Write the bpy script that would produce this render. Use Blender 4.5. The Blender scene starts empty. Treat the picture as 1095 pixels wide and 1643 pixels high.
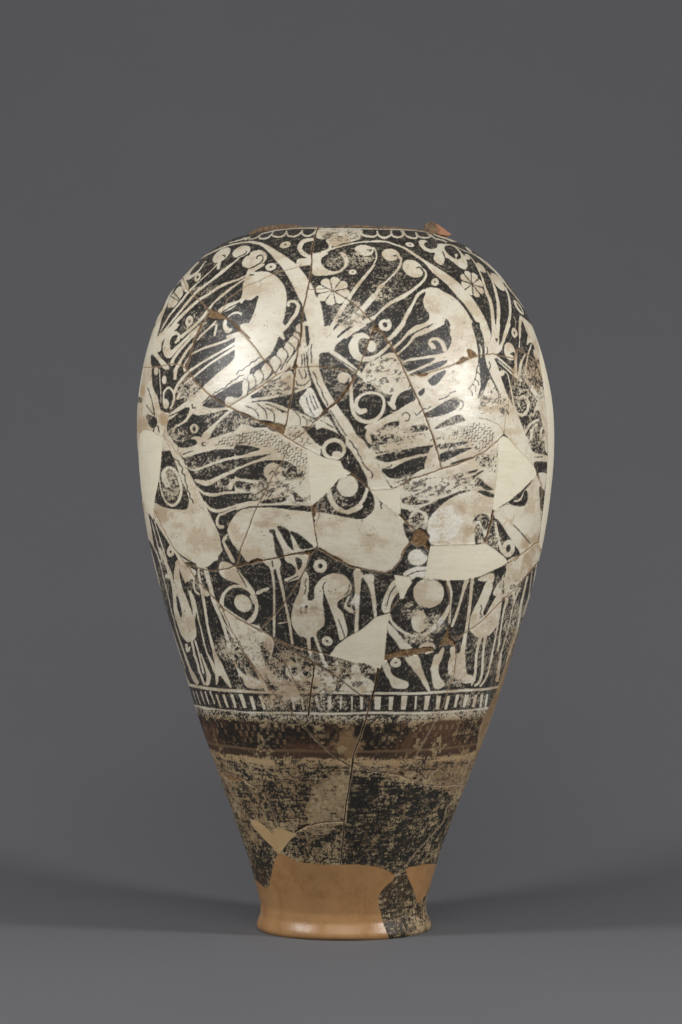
import bpy, math, random
import numpy as np
from mathutils import Vector

rng = np.random.RandomState(7)
U = 0.00045                      # metres per drawing unit
DIST, F, CX, YH = 4400.0, 4400.0, 553.0, 850.0   # camera distance, focal length (units), vase axis and eye level on the drawing
ZC = 639.0                       # eye height above the table
scene = bpy.context.scene
col = scene.collection

# ------------------------------------------------------------------ camera
cam_data = bpy.data.cameras.new('camera')
cam = bpy.data.objects.new('camera', cam_data); col.objects.link(cam)
cam.location = (0, -DIST*U, ZC*U)
cam.rotation_euler = (math.radians(90), 0, 0)
cam_data.sensor_fit = 'VERTICAL'; cam_data.sensor_height = 36.0; cam_data.sensor_width = 24.0
cam_data.lens = F/1643.0*36.0
cam_data.shift_x = -(CX-547.5)/1643.0
cam_data.shift_y = (YH-821.5)/1643.0
cam_data.clip_start = 0.05; cam_data.clip_end = 60
scene.camera = cam

# ------------------------------------------------------------------ studio light
world = bpy.data.worlds.new('World'); scene.world = world; world.use_nodes = True
bg = world.node_tree.nodes['Background']
bg.inputs[0].default_value = (0.80, 0.88, 1.0, 1); bg.inputs[1].default_value = 0.10
scene.view_settings.view_transform = 'Standard'; scene.view_settings.look = 'None'
scene.view_settings.exposure = 0; scene.view_settings.gamma = 1

def softbox(name, at, size, power, target, color=(1, .99, .972)):
    l = bpy.data.lights.new(name, 'AREA'); l.shape = 'RECTANGLE'
    l.size, l.size_y = size; l.energy = power; l.color = color
    o = bpy.data.objects.new(name, l); col.objects.link(o)
    o.location = at; o.rotation_euler = (Vector(target)-o.location).to_track_quat('-Z', 'Y').to_euler()
    return o
softbox('studio_lamp_left', (-1.195, -.667, .90), (0.29, 0.31), 17, (0, 0, .33))
softbox('studio_lamp_right', (1.255, -.69, .79), (0.23, 0.25), 19.5, (0, 0, .33))
softbox('added_front_fill', (0, -2.3, 2.0), (1.8, 1.2), 30, (0, 0, .25), (1, 1, .99))  # added fill light, lifts the vase front and softens the floor shadows

# ------------------------------------------------------------------ helpers
def nodes_of(name):
    m = bpy.data.materials.new(name); m.use_nodes = True
    nt = m.node_tree; return m, nt, nt.nodes['Principled BSDF']
def N(nt, t, **kw):
    n = nt.nodes.new(t)
    for k, v in kw.items():
        if k in n.inputs: n.inputs[k].default_value = v
        else: setattr(n, k, v)
    return n
def L(nt, a, ao, b, bi): nt.links.new(a.outputs[ao], b.inputs[bi])

def mesh_obj(name, verts, faces, mat, parent=None, smooth=True):
    me = bpy.data.meshes.new(name)
    verts = np.asarray(verts, np.float32); faces = np.asarray(faces, np.int32)
    me.vertices.add(len(verts)); me.vertices.foreach_set('co', verts.ravel())
    n = faces.shape[1]
    me.loops.add(len(faces)*n); me.loops.foreach_set('vertex_index', faces.ravel())
    me.polygons.add(len(faces))
    me.polygons.foreach_set('loop_start', np.arange(0, len(faces)*n, n, dtype=np.int32))
    me.update(calc_edges=True)
    me.polygons.foreach_set('use_smooth', np.full(len(faces), smooth))
    me.validate(clean_customdata=False)
    me.materials.append(mat)
    o = bpy.data.objects.new(name, me); col.objects.link(o)
    if parent: o.parent = parent
    return o

# ------------------------------------------------------------------ backdrop: one seamless grey sweep
def backdrop():
    m, nt, b = nodes_of('grey_paper')
    tc = N(nt, 'ShaderNodeTexCoord'); n1 = N(nt, 'ShaderNodeTexNoise', Scale=900.0, Detail=3.0)
    n2 = N(nt, 'ShaderNodeTexNoise', Scale=2.2, Detail=6.0, Roughness=.6)
    mix = N(nt, 'ShaderNodeMix', data_type='RGBA'); mix.inputs[6].default_value = (.090, .090, .097, 1); mix.inputs[7].default_value = (.132, .132, .141, 1)
    ad = N(nt, 'ShaderNodeMath', operation='ADD'); ml = N(nt, 'ShaderNodeMath', operation='MULTIPLY'); ml.inputs[1].default_value = .5
    L(nt, tc, 'Object', n1, 'Vector'); L(nt, tc, 'Object', n2, 'Vector')
    L(nt, n1, 0, ad, 0); L(nt, n2, 0, ad, 1); L(nt, ad, 0, ml, 0); L(nt, ml, 0, mix, 0)
    L(nt, mix, 2, b, 'Base Color'); b.inputs['Roughness'].default_value = .75
    b.inputs['Specular IOR Level'].default_value = .25
    bp = N(nt, 'ShaderNodeBump', Strength=.08, Distance=.0005); L(nt, n1, 0, bp, 'Height'); L(nt, bp, 0, b, 'Normal')
    y0, y1, rad = -1.6, BACK_Y, 1.12
    prof = [(y0, 0)] + [(y, 0) for y in np.linspace(-1.2, y1-rad, 8)]
    prof += [(y1-rad+rad*math.sin(a), rad-rad*math.cos(a)) for a in np.linspace(.03, math.pi/2, 40)]
    prof += [(y1, z) for z in np.linspace(rad+.3, 3.0, 6)]
    xs = np.linspace(-2.6, 2.6, 12)
    v = [(x, y, z) for (y, z) in prof for x in xs]
    f = [(j*12+i, j*12+i+1, (j+1)*12+i+1, (j+1)*12+i) for j in range(len(prof)-1) for i in range(11)]
    o = mesh_obj('backdrop', v, f, m)
    o['kind'] = 'structure'
BACK_Y = 1.30
backdrop()

# ------------------------------------------------------------------ the painted drawing, as strokes and shapes on the vase wall
# each line: tile, mark, numbers. S stroke (x y width), P closed shape, E ellipse, R ring, F rosette, T tongues,
# K crack, C chip, X plaster fill, W worn patch, B brown stain, H whitish coat; + adds cream slip, - leaves or restores black
TILES = {'A1': (200, 340, 5.475), 'A2': (400, 340, 5.475), 'A3': (600, 340, 5.475), 'A4': (740, 340, 6.84375),
 'B1': (200, 520, 5.475), 'B2': (380, 520, 5.475), 'B3': (560, 520, 5.475), 'B4': (700, 520, 5.475),
 'C1': (200, 700, 5.475), 'C2': (380, 700, 5.475), 'C3': (560, 700, 5.475), 'C4': (700, 700, 5.475),
 'D1': (220, 880, 5.475), 'D2': (380, 880, 5.475), 'D3': (560, 880, 5.475), 'D4': (690, 880, 5.475),
 'E1': (280, 1050, 5.475), 'E2': (460, 1050, 5.475), 'E3': (640, 1050, 5.475),
 'F1': (320, 1200, 4.5625), 'F2': (540, 1200, 4.5625), 'G': (390, 1350, 3.421875), 'Z1': (369, 899, 4.867)}
DRAWING = """
# ---- shoulder border
A2 +S 130 184 12 230 160 14 340 146 14 470 140 14 600 140 14 700 142 14 900 143 14 1095 146 14
A2 +S 0 235 10 60 225 12 110 190 12 150 175 12
A2 +S 85 205 14 100 232 16 160 225 16 200 190 14 215 165 12
A2 +S 195 200 14 240 218 18 300 210 16 330 165 14
A2 +S 330 170 14 340 205 16 390 215 18 440 195 16 470 160 14
A2 +S 460 165 14 475 200 16 520 210 18 560 190 16 585 160 12
A2 +P 600 150 970 150 980 190 960 240 800 280 740 300 700 240 600 230
A2 +S 975 150 16 990 190 22 1040 210 20 1095 215 18
A3 +S 0 146 14 200 150 14 400 163 14 520 188 10
A3 +S 0 212 16 30 200 16 32 165 12
A3 +S 30 170 14 50 210 18 100 225 20 150 200 18 155 160 14
A3 +S 150 170 14 170 210 18 220 220 18 260 200 20 240 160 12
A3 +S 260 165 14 290 210 16 350 228 18 380 220 16 370 180 12
A3 +S 370 180 12 400 215 14 450 225 16 500 215 14 470 190 10
A3 +P 520 180 680 190 760 250 700 262 640 240 540 208
A3 +S 500 200 12 540 230 12 600 245 12 640 262 10
A1 +S 915 268 8 1000 245 12 1060 225 16
A1 +S 1060 235 18 1095 220 20
# ---- left arch
A1 +S 600 450 20 640 420 16 740 365 14 870 305 14 990 272 14 1095 260 16
A1 +S 645 440 16 590 480 40 545 530 66 545 570 56 600 555 22 660 500 14 700 440 10
A1 +E 706 434 10 8 0
A1 +P 500 595 530 590 560 650 550 700 520 690 495 630
A1 +R 640 570 26 42 10 14 25
A1 +S 205 1085 22 255 930 20 330 800 12 380 720 8 450 640 6
A1 +S 265 1090 56 300 950 40 340 860 26 380 770 22 430 660 18 500 590 14
A1 +P 430 710 470 655 503 660 512 720 480 765 440 825 390 842 375 820 395 765 410 730
A1 +S 310 1050 14 400 900 16 500 780 18 560 700 20 640 620 10 740 530 10 830 440 12 880 385 10
A1 +E 850 376 95 44 -38
A1 +S 330 1060 16 440 930 20 560 780 22 640 690 20 760 600 18 860 520 30 960 440 14 1040 370 10 1080 340 10
A1 +E 1025 345 85 46 -22
A1 +S 370 1060 20 480 930 30 640 780 26 720 730 22 860 640 26 1000 590 18 1095 540 16
A1 +S 500 1095 30 600 1010 26 680 930 30 740 850 24 790 790 16 860 730 24 960 650 20 1095 560 14
A1 +S 660 1095 14 730 1030 14 800 960 16
A1 +S 830 440 30 820 490 26 
A1 +P 1030 460 1045 410 1095 380 1095 485 1050 480
A1 -S 860 378 6 880 378 6 880 392 4
A1 -S 1000 390 6 1060 365 5 1070 340 4
A1 -S 400 735 6 470 780 6
A1 -S 430 705 5 478 765 6
A1 +P 1095 575 1045 615 1035 700 1015 760 960 785 890 810 830 850 815 885 870 880 940 850 1010 800 1095 790
A1 -P 905 770 960 720 1012 690 1018 740 985 775 940 778
A1 -S 850 880 5 930 835 6 1010 795 5
A1 +S 910 920 14 960 885 18 1020 890 22 1055 940 26 1050 1000 22 1030 1050 16
A1 +S 885 955 28 880 1000 36 905 1040 50 935 1030 24
A1 +S 810 990 16 795 1060 20 790 1085 14
A1 +R 567 958 32 50 11 16 18
A1 +S 905 1095 26 1000 1060 22 1060 1040 14
# ---- A2
A2 +S 560 238 26 480 255 36 445 310 42 470 360 40 530 390 30
A2 +S 690 250 30 715 290 30 700 330 26 640 350 20
A2 +P 415 460 430 412 520 400 560 362 700 355 640 400 635 450 680 500 760 520 820 490 840 430 800 370 792 352 840 358 873 410 870 460 820 520 740 550 650 560 560 550 545 470 420 480
A2 +S 650 352 14 760 310 16 860 285 14 960 265 14 1095 255 14
A2 +R 318 288 50 28 13 8 -15
A2 +R 190 480 48 32 13 7 -15
A2 +R 910 527 36 24 8 6 0
A2 +P 0 370 60 335 120 340 155 380 140 430 90 470 0 512
A2 -S 68 408 6 72 388 6 105 378 7 122 400 8 100 445 8 0 498 8
A2 +S 0 535 12 60 500 18 125 460 20
A2 +P 0 248 100 265 180 300 260 350 340 400 410 455 470 520 520 600 510 660 480 830 460 800 420 720 380 640 330 550 290 490 230 420 160 340 90 290 0 270
A2 +P 520 590 570 680 580 730 620 780 640 850 655 950 665 1095 540 1095 515 980 490 890 480 830 510 680
A2 +P -30 545 60 525 140 520 220 550 290 620 325 700 328 800 310 920 280 1020 255 1100 -30 1100
A2 -P -60 790 20 770 78 728 68 790 40 880 -10 985 -60 1000
A2 -S 0 552 5 40 550 5
A2 +S 345 820 30 350 790 26 400 785 26 430 820 34 420 880 34 370 950 30 320 1020 22 280 1060 16
A2 +S 420 1010 24 440 990 22
A2 +F 735 697 150 128 8 10 0
A2 +S 690 1080 40 790 900 40 850 800 36 950 650 30 1040 540 26 1095 470 24
A2 +P 930 330 940 300 1000 285 1070 300 1097 320 1080 370 1020 385 960 360
A2 -S 1040 330 5 1075 330 6 1060 345 4
A2 +S 760 1060 50 900 930 60 1000 850 50 1095 740 50
A2 +S 850 1095 40 950 1010 40 1095 930 36
A2 +P 900 1095 950 1070 1000 1062 1050 1095
# ---- A3
A3 +S 0 460 14 25 400 14 20 345 12 0 310 14
A3 +S 0 750 20 60 660 40 110 610 16 180 540 16 230 470 20 240 410 24 215 385 12
A3 +E 150 374 80 52 10
A3 -S 176 382 5 205 385 6 212 412 8 190 425 6
A3 +S 0 930 16 130 810 30 260 740 36 350 680 26 430 610 22 460 560 22 455 520 16 425 485 6
A3 +E 345 495 98 70 32
A3 -S 380 490 6 400 482 6 430 510 8 440 545 8 425 572 6
A3 +R 100 992 57 52 22 22 0
A3 +R 540 612 32 34 8 8 0
A3 +R 320 285 40 19 10 6 12
A3 +P 0 245 100 250 200 280 300 320 400 385 500 450 600 510 700 580 780 650 880 770 950 880 1000 980 1035 1100 960 1100 920 1000 860 900 790 800 700 700 640 630 580 580 520 530 440 440 350 380 260 320 180 290 100 265 0 265
A3 +P 430 690 490 660 560 665 620 700 700 740 780 820 840 910 880 1010 905 1100 685 1100 680 1000 640 935 610 990 540 1030 430 1080 340 1100 400 1050 525 983 450 1010 350 1060 270 1100 310 1045 360 1000 470 960 490 900 450 840 435 770 460 710
A3 +S 160 1095 34 250 980 30 310 870 36 350 800 24 390 725 28 450 685 24
A3 +P 400 250 450 245 550 280 600 275 700 290 770 350 820 430 820 490 780 500 700 440 640 400 620 440 600 465 550 440 525 400 540 360 500 355 440 330 400 285
A3 -E 502 290 58 32 8
A3 -P 625 300 690 295 750 350 768 400 730 412 740 372 712 370 722 405 690 395 640 350
A3 -S 608 350 5 640 430 5
A3 +S 700 290 8 800 340 8 900 380 10 1000 450 12 1095 540 20
A3 +E 825 393 32 20 40
A3 +E 838 330 42 9 40
A3 +F 866 632 132 84 8 22 52
# ---- A4
A4 +S 110 490 10 180 600 14 240 740 20 280 870 30 330 1000 36 350 1150 40 365 1369 40
A4 +E 220 610 75 30 45
A4 +S 290 650 12 340 740 16 380 860 30 410 1000 34 415 1100 44 410 1200 40 390 1369 44
A4 +E 410 765 120 42 52
A4 +S 495 830 20 530 930 22 545 1050 28 540 1150 30 510 1270 40 480 1369 40
A4 +S 150 460 14 250 540 12 360 630 20 440 720 22 520 820 14 600 920 12 680 1030 8 760 1150 10 830 1340 10
A4 +E 640 1045 98 26 57
A4 -E 650 1050 60 8 57
A4 +P 645 1150 700 1165 790 1250 840 1369 760 1369 720 1300 675 1190 660 1369 640 1369
A4 +R 595 1320 26 52 8 14 -20
A4 +S 585 1150 10 605 1200 8 600 1280 6
# ---- B1
B1 +P 235 0 300 0 285 90 430 0 480 10 400 90 330 150 320 230 290 260 390 370 385 400 350 395 290 340 240 280 245 370 235 420 250 560 290 640 320 760 400 790 370 900 400 1000 460 1100 95 1100 80 850 90 620 145 290 185 120
B1 -S 262 0 14 200 130 10 188 170 5
B1 -S 318 20 12 292 100 5
B1 -P 235 262 330 380 240 380
B1 -P 105 640 150 650 145 690 100 680
B1 -P 190 795 270 820 285 870 240 915 200 860
B1 -P 245 430 300 420 330 480 340 560 320 700 290 640 260 560
B1 -S 200 560 6 240 680 6 262 800 5
B1 -S 190 715 5 250 790 6
B1 -S 250 950 8 262 900 10 290 900 8 300 950 6
B1 +E 275 410 20 38 0
B1 +S 305 395 10 315 550 8 320 690 6
B1 +E 350 490 20 38 0
B1 +S 345 700 20 342 630 16 352 590 18 390 558 20 430 600 20 435 660 18 405 740 14
B1 +E 362 700 28 44 0
B1 +S 470 140 30 475 100 32 440 78 34 390 120 60 368 200 70 385 265 70 430 240 40 500 170 28 600 70 26 700 -10 22
B1 -S 455 105 20 425 120 24 410 170 24 430 205 16
B1 +S 450 160 24 475 130 26 
B1 +S 415 350 34 440 290 26 520 190 24 620 80 20 680 10 16
B1 +S 445 480 26 452 400 34 490 330 26 560 220 24 600 170 20
B1 +S 640 140 12 760 20 14 800 0 12
B1 +S 530 410 22 525 360 16 555 305 12 575 290 8
B1 +S 590 265 14 700 210 18 850 160 22 1000 90 24 1040 75 10
B1 +S 440 600 26 480 520 26 560 425 24 680 340 18 850 240 20 1000 150 26 1100 100 60
B1 +S 470 650 30 510 550 22 620 455 16 750 350 18 900 250 24 1000 185 30
B1 +P 1100 150 1010 230 930 340 820 430 720 520 640 600 540 680 430 760 390 800 385 850 550 732 570 770 520 850 440 900 415 960 432 978 450 912 540 862 600 790 650 805 800 775 930 745 880 790 780 880 700 950 680 1000 745 1005 800 900 960 760 1100 750 1100 605 1000 650 920 720 850 735 740 735 690 705 820 610 950 530 1100 440
B1 +S 1040 640 26 1070 580 50 1080 520 50 1060 490 34
B1 +R 612 918 37 42 15 25 0
B1 +P 745 1008 850 975 950 945 1100 925 1100 1080 940 1100 480 1100 500 1070 590 1000 640 985 690 1000
B1 -P 540 1060 590 1018 628 1020 636 1060 580 1078
B1 -S 400 808 6 470 775 6 550 735 5
# ---- B2
B2 +P 60 -10 405 -10 380 70 345 170 300 260 230 320 120 395 0 480 -15 490 -15 110 30 60
B2 +S 420 20 20 395 60 22 398 100 34 412 122 26
B2 +E 78 550 30 72 4
B2 +E 130 500 38 66 8
B2 +E 188 465 42 66 12
B2 +E 258 410 45 75 18
B2 +E 338 345 50 72 15
B2 +E 400 275 50 76 10
B2 +E 462 215 45 66 0
B2 +E 500 155 45 52 0
B2 +E 530 95 34 42 0
B2 +E 545 40 24 34 0
B2 +S 20 670 20 150 590 40 280 500 44 380 420 60 470 320 60 530 220 40 552 120 22 572 0 14
B2 -S 60 482 4 100 500 5 105 560 5 90 625 4
B2 -S 140 440 4 168 495 5 160 570 4
B2 -S 205 400 4 236 450 5 222 520 4
B2 -S 285 340 4 312 395 5 285 465 5 258 500 4
B2 -S 340 273 5 388 318 6 378 365 6 338 435 4
B2 -S 400 200 5 448 255 6 436 310 6 385 400 4
B2 -S 450 155 5 502 205 6 494 262 6 435 345 4
B2 -S 500 103 5 542 140 6 530 205 5 500 265 4
B2 -S 505 66 5 545 75 6 555 110 5
B2 +S 60 672 30 250 652 26 400 622 20 490 600 18
B2 +P -90 640 60 660 100 690 250 680 350 700 450 740 560 780 650 820 700 850 690 870 640 900 500 890 420 890 350 885 300 850 190 840 100 790 0 760 -90 750
B2 -S 80 720 5 150 750 6 190 800 5 190 840 4
B2 -S 180 700 4 250 760 5 265 830 4
B2 -S 260 735 5 325 780 6 332 860 5
B2 -S 255 700 5 340 730 6 410 778 5
B2 -S 510 770 5 555 820 7 557 885 5
B2 -S 580 810 5 615 845 6 615 895 5
B2 -S 630 830 5 672 868 5
B2 -S 350 740 4 440 775 4
B2 +P 0 940 150 915 250 905 300 930 400 970 420 900 560 900 620 960 700 1050 740 1100 0 1100
B2 +P 575 0 640 0 640 160 625 260 628 380 652 480 640 550 520 560 500 480 520 340 545 240
B2 -P 602 20 640 40 636 160 615 190
B2 -S 565 70 12 555 200 10
B2 -S 570 270 5 576 320 5 572 370 5
B2 -S 592 260 5 598 320 5 600 380 5
B2 -S 615 250 6 620 320 6 628 400 7 650 480 8 690 560 8 730 660 8 770 745 10
B2 -S 545 400 4 560 440 5 580 480 5
B2 -S 590 395 5 610 440 5 600 480 4
B2 -S 520 500 5 540 535 6 600 530 6 640 490 5
B2 +S 520 590 26 570 570 22 620 555 20
B2 +P 560 640 600 600 630 560 665 570 700 640 740 720 755 765 700 822 650 810 600 782 575 740 548 690 558 650
B2 -S 610 640 5 625 700 5 650 760 5 680 800 5
B2 -S 640 620 5 660 690 5 690 750 5
B2 -S 665 620 5 690 680 5 715 740 5
B2 +S 480 790 30 460 840 40
B2 +S 480 385 24 500 310 20 530 290 14
B2 +P 400 440 480 410 500 500 485 600 300 560 380 500
B2 +P 640 0 790 0 860 60 1000 -20 1095 -60 1095 40 980 100 870 190 850 240 740 255 728 300 725 380 745 450 790 560 850 660 930 780 1000 870 1040 950 1100 1050 1100 1200 1060 1200 1000 1095 960 1010 900 930 850 830 790 730 740 650 700 560 660 470 632 370 628 250 642 150
B2 -S 780 10 24 800 0 20 830 -20 18
B2 -S 890 115 14 940 70 18 1010 20 20
B2 -S 660 180 4 652 240 5 660 290 5 655 340 5
B2 -S 670 418 5 700 470 6 708 520 6 742 570 6 758 630 6 790 680 6 800 715 5
B2 -S 820 755 5 850 800 6 880 850 6 905 895 6 930 930 6 960 980 6 1000 1025 6 1032 1092 6
B2 +S 830 240 40 950 330 46 1095 450 40
B2 -S 820 262 6 950 345 6 1050 410 6
B2 +E 932 470 48 48 0
B2 +S 970 440 22 1000 480 20 1010 600 26 1015 700 30 1032 790 36 1090 840 30
B2 +P 700 860 760 815 830 830 880 900 905 975 870 950 760 912 700 925
B2 -S 740 845 5 850 910 6
B2 -S 800 790 10 850 870 12 900 960 10
# ---- B3
B3 +S 0 90 40 60 40 50 130 0 50
B3 +S 175 120 24 110 105 40 60 135 60 40 200 88 70 275 74 140 308 46 230 288 36 310 230 30 370 165 24
B3 +E 200 195 42 52 0
B3 -S 130 140 14 100 190 18 110 240 16
B3 +S 280 0 18 310 40 26 345 45 26 368 10 22 350 -40 20
B3 +S 345 135 30 400 92 34 465 20 30 490 -20 28
B3 +S 395 210 24 480 130 22 540 60 26 640 10 26 740 -20 26
B3 +S 430 262 18 520 180 20 590 92 30 700 42 24 830 -10 30
B3 +P 900 -10 905 130 870 230 790 260 640 285 470 330 520 480 590 650 500 700 400 770 330 810 230 860 140 900 170 930 300 950 480 1020 190 1100 1100 1100 1100 -10
B3 -S 690 30 8 735 0 8
B3 -P 480 342 620 312 752 296 740 320 640 370 540 412 510 410
B3 -P 530 442 650 390 780 332 872 318 800 380 700 412 600 440
B3 -P 700 490 760 440 857 405 800 500 740 542 700 510
B3 -P 610 600 662 560 665 600 630 632
B3 -P 425 690 480 600 530 580 575 650 520 700 400 772 415 730
B3 -P 660 792 750 740 850 680 930 650 976 680 960 730 880 782 780 812 680 822
B3 -P 735 935 800 880 900 820 960 798 1010 820 1022 880 950 922 850 932 760 950
B3 -P 465 920 560 895 640 883 690 900 690 932 560 952 490 950
B3 -P 280 912 340 872 440 850 430 900 350 932
B3 -P 200 1000 235 965 300 1010 400 1000 430 1040 300 1060 240 1100 130 1100
B3 +S 185 1030 40 168 970 44 200 935 46 245 965 36
B3 +P 180 340 360 250 440 290 500 450 530 550 400 620 300 600 230 520 150 520 110 440
B3 +S 540 560 20 450 590 30 400 640 50 385 700 50 400 735 36
B3 +S 350 690 20 380 720 30
B3 +S 20 530 24 20 640 26 30 750 30 80 830 36 170 860 34 250 830 34 300 760 30 310 680 26 280 625 24 200 602 22 120 620 24 72 670 32 65 730 40 100 770 50 140 760 44
B3 +S 735 168 14 755 205 26 728 195 28 712 150 26 760 125 28 820 160 36 845 225 40
B3 -S 470 810 4 480 785 5 505 778 5 535 800 5 525 845 5 495 850 4
B3 -S 580 780 4 600 800 4 630 770 4 660 745 4 690 745 4 720 725 4
B3 -S 790 665 4 820 655 4 850 645 4 880 625 4 900 600 4 940 590 4
B3 -S 960 660 5 1000 680 5 1005 720 4 980 750 4
# ---- B4
B4 -P 315 -10 385 -10 420 120 435 220 425 290 462 400 455 480 430 560 400 650 362 665 380 600 410 500 422 420 420 330 370 345 380 260 370 180 345 100
B4 +S 385 175 8 400 230 16 398 290 10
B4 -S 375 355 6 360 400 5 350 470 5 320 530 5 285 570 6
B4 -S 380 340 4 405 370 4 405 400 3
B4 -S 365 420 4 395 450 4 395 480 3
B4 -S 345 480 4 375 510 4 375 540 3
B4 -S 320 520 4 350 555 4 350 590 3
B4 -S 290 560 4 320 600 4 320 630 3
B4 +P 385 0 450 0 480 140 500 0 525 0 525 140 545 140 540 0 565 0 555 180 590 120 630 0 660 0 640 60 600 160 570 240 510 280 540 360 580 480 620 600 660 680 730 820 780 950 830 1100 760 1100 640 1000 600 940 640 800 600 700 540 560 480 440 440 330 430 240 420 120
B4 +S 520 282 30 620 372 40 690 440 36 750 495 24
B4 -S 530 300 5 620 375 6 700 445 5
B4 -S 450 200 4 455 240 4 445 270 4
B4 -S 470 330 4 480 370 4 470 400 4
B4 +E 650 240 48 82 -14
B4 -P 655 260 680 245 695 260 700 330 680 280
B4 +R 690 75 25 44 8 14 -10
B4 +S 740 0 10 738 120 10 735 200 12
B4 +S 705 260 20 700 440 26
B4 +S 790 260 10 750 340 24 735 440 28
B4 +S 840 180 12 805 300 16 790 420 24 795 490 30 850 560 40 900 650 40 930 560 20
B4 +P 800 0 835 0 900 150 960 380 985 600 985 1100 960 1100 940 900 900 750 850 830 900 650 950 560 915 420 880 300 870 200 830 160 800 180 815 60
B4 -S 860 210 14 890 290 16 905 350 10
B4 +E 880 270 14 50 -18
B4 +S 730 720 20 730 670 22 770 632 26 812 690 26 800 770 26 750 800 24 700 760 22 680 680 16 660 560 12 630 440 10 590 410 18
B4 +E 580 430 24 26 0
B4 +P 330 660 400 650 430 570 480 480 540 600 600 720 640 820 600 940 500 860 330 830
B4 +P -60 950 100 900 350 830 450 835 560 890 600 950 560 1000 540 1100 -60 1100
B4 -P 20 1040 100 1035 285 1040 200 1072 30 1100
B4 +S 780 960 24 830 880 24 900 840 20
B4 +S 835 1010 24 850 920 26 890 880 16
B4 +R 945 960 34 66 12 36 0
# ---- C1
C1 +P 85 -20 345 -20 330 0 320 120 300 280 270 420 262 500 255 640 200 540 130 400
C1 +P 480 110 640 60 750 20 900 -20 1100 -60 1100 80 900 100 700 140 560 180 515 185 490 150
C1 -P 480 95 560 30 620 30 636 70 560 95
C1 -S 515 160 4 560 140 5 605 128 4
C1 +S 545 265 10 590 295 14 640 292 20 700 270 20 850 215 24 1000 180 24 1095 155 24
C1 +S 620 385 20 680 405 40 740 410 50 850 355 34 950 310 30 1095 240 30
C1 +S 640 450 16 700 500 26 800 515 30 900 495 22 1095 490 20
C1 +S 930 450 44 950 395 30 1040 375 20 1095 390 16
C1 +S 705 580 16 760 640 30 840 655 30 950 620 24 1095 580 20
C1 +S 865 795 30 830 790 26 815 740 22 835 695 24 870 680 20 960 640 16 1095 610 14
C1 +S 378 430 40 352 370 50 345 310 34 390 275 26 450 310 28 488 400 26 500 480 26 480 560 28 430 608 24 370 580 18 330 500 14 312 420 12 300 300 10
C1 +P 345 0 400 0 440 70 480 140 560 300 640 450 700 570 760 700 830 850 850 950 830 1040 790 1100 520 1100 440 990 360 880 290 740 250 630 260 580 340 620 440 640 540 640 565 600 560 520 500 380 460 270 400 120
C1 -S 420 180 4 440 205 5 470 215 5 485 250 5 510 280 5 505 320 5 530 345 5 535 400 5 550 430 5 555 475 5 575 500 5 578 540 5 600 560 5 608 590 5
C1 -P 150 462 180 480 182 520 150 530
C1 +P 145 540 190 530 260 640 330 780 430 960 520 1100 300 1100 210 930 155 610
C1 -P 215 685 240 690 300 800 400 960 470 1100 320 1100 260 950 235 800
C1 -P 215 925 240 950 300 1100 250 1100
C1 +S 235 730 8 290 950 10 330 1095 14
C1 +S 265 750 8 320 930 12 370 1095 16
C1 +R 405 1005 28 50 8 12 0
C1 -S 155 540 5 175 525 6 200 535 5
C1 +P 915 850 880 880 858 920 890 1000 940 1100 975 1100 920 990 885 930 900 900
# ---- C2
C2 +P 0 -60 200 -60 420 -20 500 40 610 110 700 60 740 130 700 300 640 500 655 605 600 610 400 605 200 612 100 618 0 640
C2 -P -14 85 80 80 160 95 208 115 130 140 0 172
C2 -P -14 205 130 182 305 153 200 198 100 235 0 272
C2 -P -14 312 120 250 250 215 400 212 480 238 592 330 560 352 480 372 400 350 250 340 270 385 130 382 0 358
C2 +E 320 312 80 78 0
C2 -S 295 330 14 320 308 14 350 335 12
C2 -P -14 395 100 405 188 430 180 462 90 470 30 462 0 450
C2 -P -14 508 100 500 232 508 200 560 100 572 0 592
C2 -P 225 570 320 540 400 535 412 575 230 592
C2 -P 430 458 500 480 560 530 602 575 520 572 500 520 440 490
C2 -S 400 500 20 430 560 10
C2 -S 0 662 14 80 630 10 200 617 7 350 625 10 450 630 18 560 634 26 655 640 34
C0 +P 380 824 372 835 368 842 366 855 374 872 388 889 400 903 425 900 449 894 471 889 500 883 512 880 530 890 545 898 560 907 596 915 618 919 633 911 644 898 650 883 657 870 651 855 649.5 837 638 824 624 813 606 795 596 789 601 800 600 818 590 828 580 833 553 829.7 526 824 500 821 471 818.7 444 815 416 814 391 817
C2 -P 285 830 332 815 350 880 390 960 415 1045 355 1052 330 940 320 870
C2 -P 358 798 400 790 460 830 480 900 500 1000 450 960 400 870
C2 -P 465 835 530 850 600 900 675 970 640 985 560 988 520 920 490 870
C2 +R 855 115 108 98 74 62 0
C2 +E 880 162 45 34 0
C2 +S 735 95 12 760 95 8
C2 +S 810 480 44 830 560 46 880 630 44 970 665 36 1060 640 38 1095 615 36
C2 +E 975 440 92 94 0
C2 +S 975 170 8 985 240 6
C2 -S 360 430 4 400 415 5
C2 -S 420 440 5 460 418 5
# ---- C3
C3 +S 0 655 30 60 630 34 120 570 32 155 490 30 165 440 16
C3 +P -30 60 0 -30 110 20 160 80 230 200 300 330 360 440 380 470 185 475 160 370 60 180 0 105
C3 -S 0 35 5 30 60 6 45 95 6 75 120 6 85 160 6 105 185 6 120 225 6 140 260 6 170 290 6 195 310 6 210 345 6 200 370 5
C3 +P 190 100 500 40 1100 -40 1100 330 820 290 540 380 460 430 380 440 330 380 280 290 230 200
C3 -P 245 178 330 152 500 115 785 73 800 122 600 165 480 195 380 222 300 225 245 200
C3 -P 780 90 850 68 960 60 1050 52 1000 78 900 100 800 120
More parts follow.
